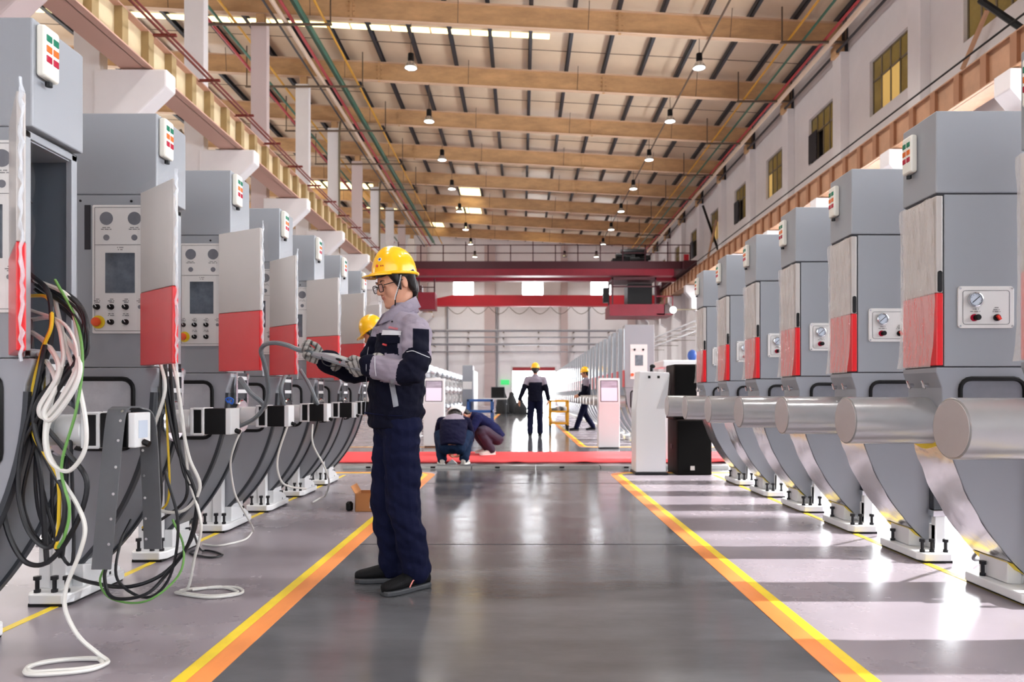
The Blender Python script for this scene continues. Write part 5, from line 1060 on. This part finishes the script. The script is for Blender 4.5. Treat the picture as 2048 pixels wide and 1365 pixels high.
# blue trolley
m_tb = M('trolley_blue', (34, 86, 158), .4); t = thing('trolley', 'blue metal trolley behind the squatting workers', 'trolley', (-1.05, 17.2, 0))
for x in (-.3, .3):
    for y in (0, .6): mb = MB(); mb.box((x - .03, y, .1), (x + .03, y + .05, .84)); mb.cyl((x - .02, y + .02, .05), (x + .02, y + .02, .05), .05, None, 12); obj('post', mb, m_tb, t)
for z in (.2, .5, .78): mb = MB(); mb.box((-.33, 0, z), (.33, .65, z + .06)); obj('shelf', mb, m_tb, t, .004)
# left-hand far stands: silver spools on frames
for i in range(9):
    Y = 13.6 + .95 * i; t = thing('spool_stand', '%s stand of silver spools counted back from the half hidden white kiosk' % ORD[i], 'spool stand', (-1.98, Y, 0), 0, 'silver spool stands')
    for x in (-.32, .3):
        mb = MB(); mb.box((x - .02, 0, 0), (x + .02, .04, 1.28)); mb.box((x - .03, -.2, 0), (x + .03, .25, .03)); obj('upright', mb, m_whitep, t)
    for z in (.45, .86, 1.25): mb = MB(); mb.box((-.36, -.02, z), (.36, .06, z + .05)); obj('cross_bar', mb, m_whitep, t)
    for j, (x, z) in enumerate(((-.2, 1.42), (.14, 1.42), (-.22, 1.06), (.02, 1.06), (.25, 1.06), (-.22, .66), (.02, .66), (.25, .66))):
        r = .13 if j < 2 else .1; mb = MB(); mb.lathe([(r * .35, -.11), (r, -.1), (r, -.08), (r * .6, -.07), (r * .6, .07), (r, .08), (r, .1), (r * .3, .11)], (x, .02, z), (0, -1, 0), 16); obj('spool', mb, m_chrome if j % 2 else m_foil, t)
t = thing('control_cabinet', 'tall grey cabinet with bright white side door beyond the spool stands', 'cabinet', (-1.3, 17.9, 0)); mb = MB(); mb.box((-.25, 0, 0), (.02, .6, 1.73)); obj('cabinet', mb, m_hull, t, .01)
mb = MB(); mb.box((.02, .02, .3), (.05, 1.6, 1.6)); obj('door', mb, m_whitep, t, .006); mb = MB(); mb.box((.05, .1, .95), (.055, .4, 1.2)); obj('handle', mb, m_orange, t); mb = MB(); mb.box((-.24, -.01, 1.1), (0, .0, 1.3)); obj('panel', mb, m_panel, t)
t = thing('workbench', 'bench with dark monitor and tools far down the aisle before the gate', 'bench', (-1.15, 30, 0)); mb = MB(); mb.box((-.9, 0, .75), (.5, .7, .8)); obj('worktop', mb, m_whitep, t)
for x in (-.85, .45): mb = MB(); mb.box((x - .03, .05, 0), (x + .03, .65, .75)); obj('leg', mb, m_dgrey, t)
mb = MB(); mb.box((-.2, .3, .8), (.4, .36, 1.3)); mb.box((.05, .3, .78), (.15, .4, .85)); t2 = thing('monitor', 'dark grey monitor standing on the far workbench', 'monitor', (-1.15, 30, 0)); obj('casing', mb, m_dgrey, t2, .01); mb = MB(); mb.box((-.17, .295, .84), (.37, .3, 1.27)); obj('screen', mb, m_black, t2)
for i, (x, h, y) in enumerate(((-.55, 1.25, 34), (-.1, 1.05, 35), (.35, .7, 33.5))):
    t = thing('gate_equipment', ['tallest', 'middle', 'lowest'][i] + ' dark covered machine standing near the open far gate', 'machine', (x - .4, y, 0)); mb = MB(); mb.lathe([(.32, 0), (.34, .3), (.26, h * .6), (.14, h * .85), (.12, h), (.03, h + .05)], (0, 0, 0), (0, 0, 1), 12); obj('cover', mb, M('cover_dark', (40, 42, 46), .8), t)
    mb = MB(); mb.box((-.38, -.2, 0), (.38, .2, .08)); obj('skid', mb, m_bolt, t)
# beside the loudspeakers: white counter, wall pipes
t = thing('white_counter', 'long white canopy counter behind the loudspeakers', 'counter', (2.1, 9.9, 0)); mb = MB(); mb.box((-.05, 0, 1.35), (1.2, .7, 1.46)); obj('top', mb, m_whitep, t, .02)
for x in (.0, 1.1): mb = MB(); mb.box((x, .1, 0), (x + .06, .16, 1.36)); obj('leg', mb, m_whitep, t)
mb = MB(); mb.box((.0, .12, .4), (1.14, .15, 1.3)); obj('back_panel', mb, m_white, t)
mb = MB(); mb.ell((2.55, 10.2, 1.54), (.07, .07, .09)); tag(obj('blue_bottle', mb, M('blue_cap', (40, 80, 160), .4)), 'small blue bottle standing on the white counter', 'bottle')
for i, (z, r) in enumerate(((5.05, .06), (4.75, .04), (4.45, .06))):
    mb = MB(); mb.tube([(9.6, 18, z), (9.6, 58, z)], r, 6); p = tag(obj('wall_pipe', mb, M('pipe_pale', (206, 206, 208), .4)), ['upper', 'thin middle', 'lower'][i] + ' pale pipe running along the windowed wall behind the machines', 'pipe')
    for k in range(8): y = 20 + 4.65 * k; mb = MB(); mb.box((9.55, y, z - r), (11.0, y + .05, z - r + .03)); obj('pipe_arm', mb, m_frame, p)
mb = MB(); a = PF(905, 926); mb.prism([(-.07, 0), (.07, 0), (.0, .06)], -.03, .03); o = obj('paper_card', mb, m_whitep, None, 0, (a.x, a.y - .05, .0)); tag(o, 'folded white card on the floor between the squatting worker and the camera', 'card')
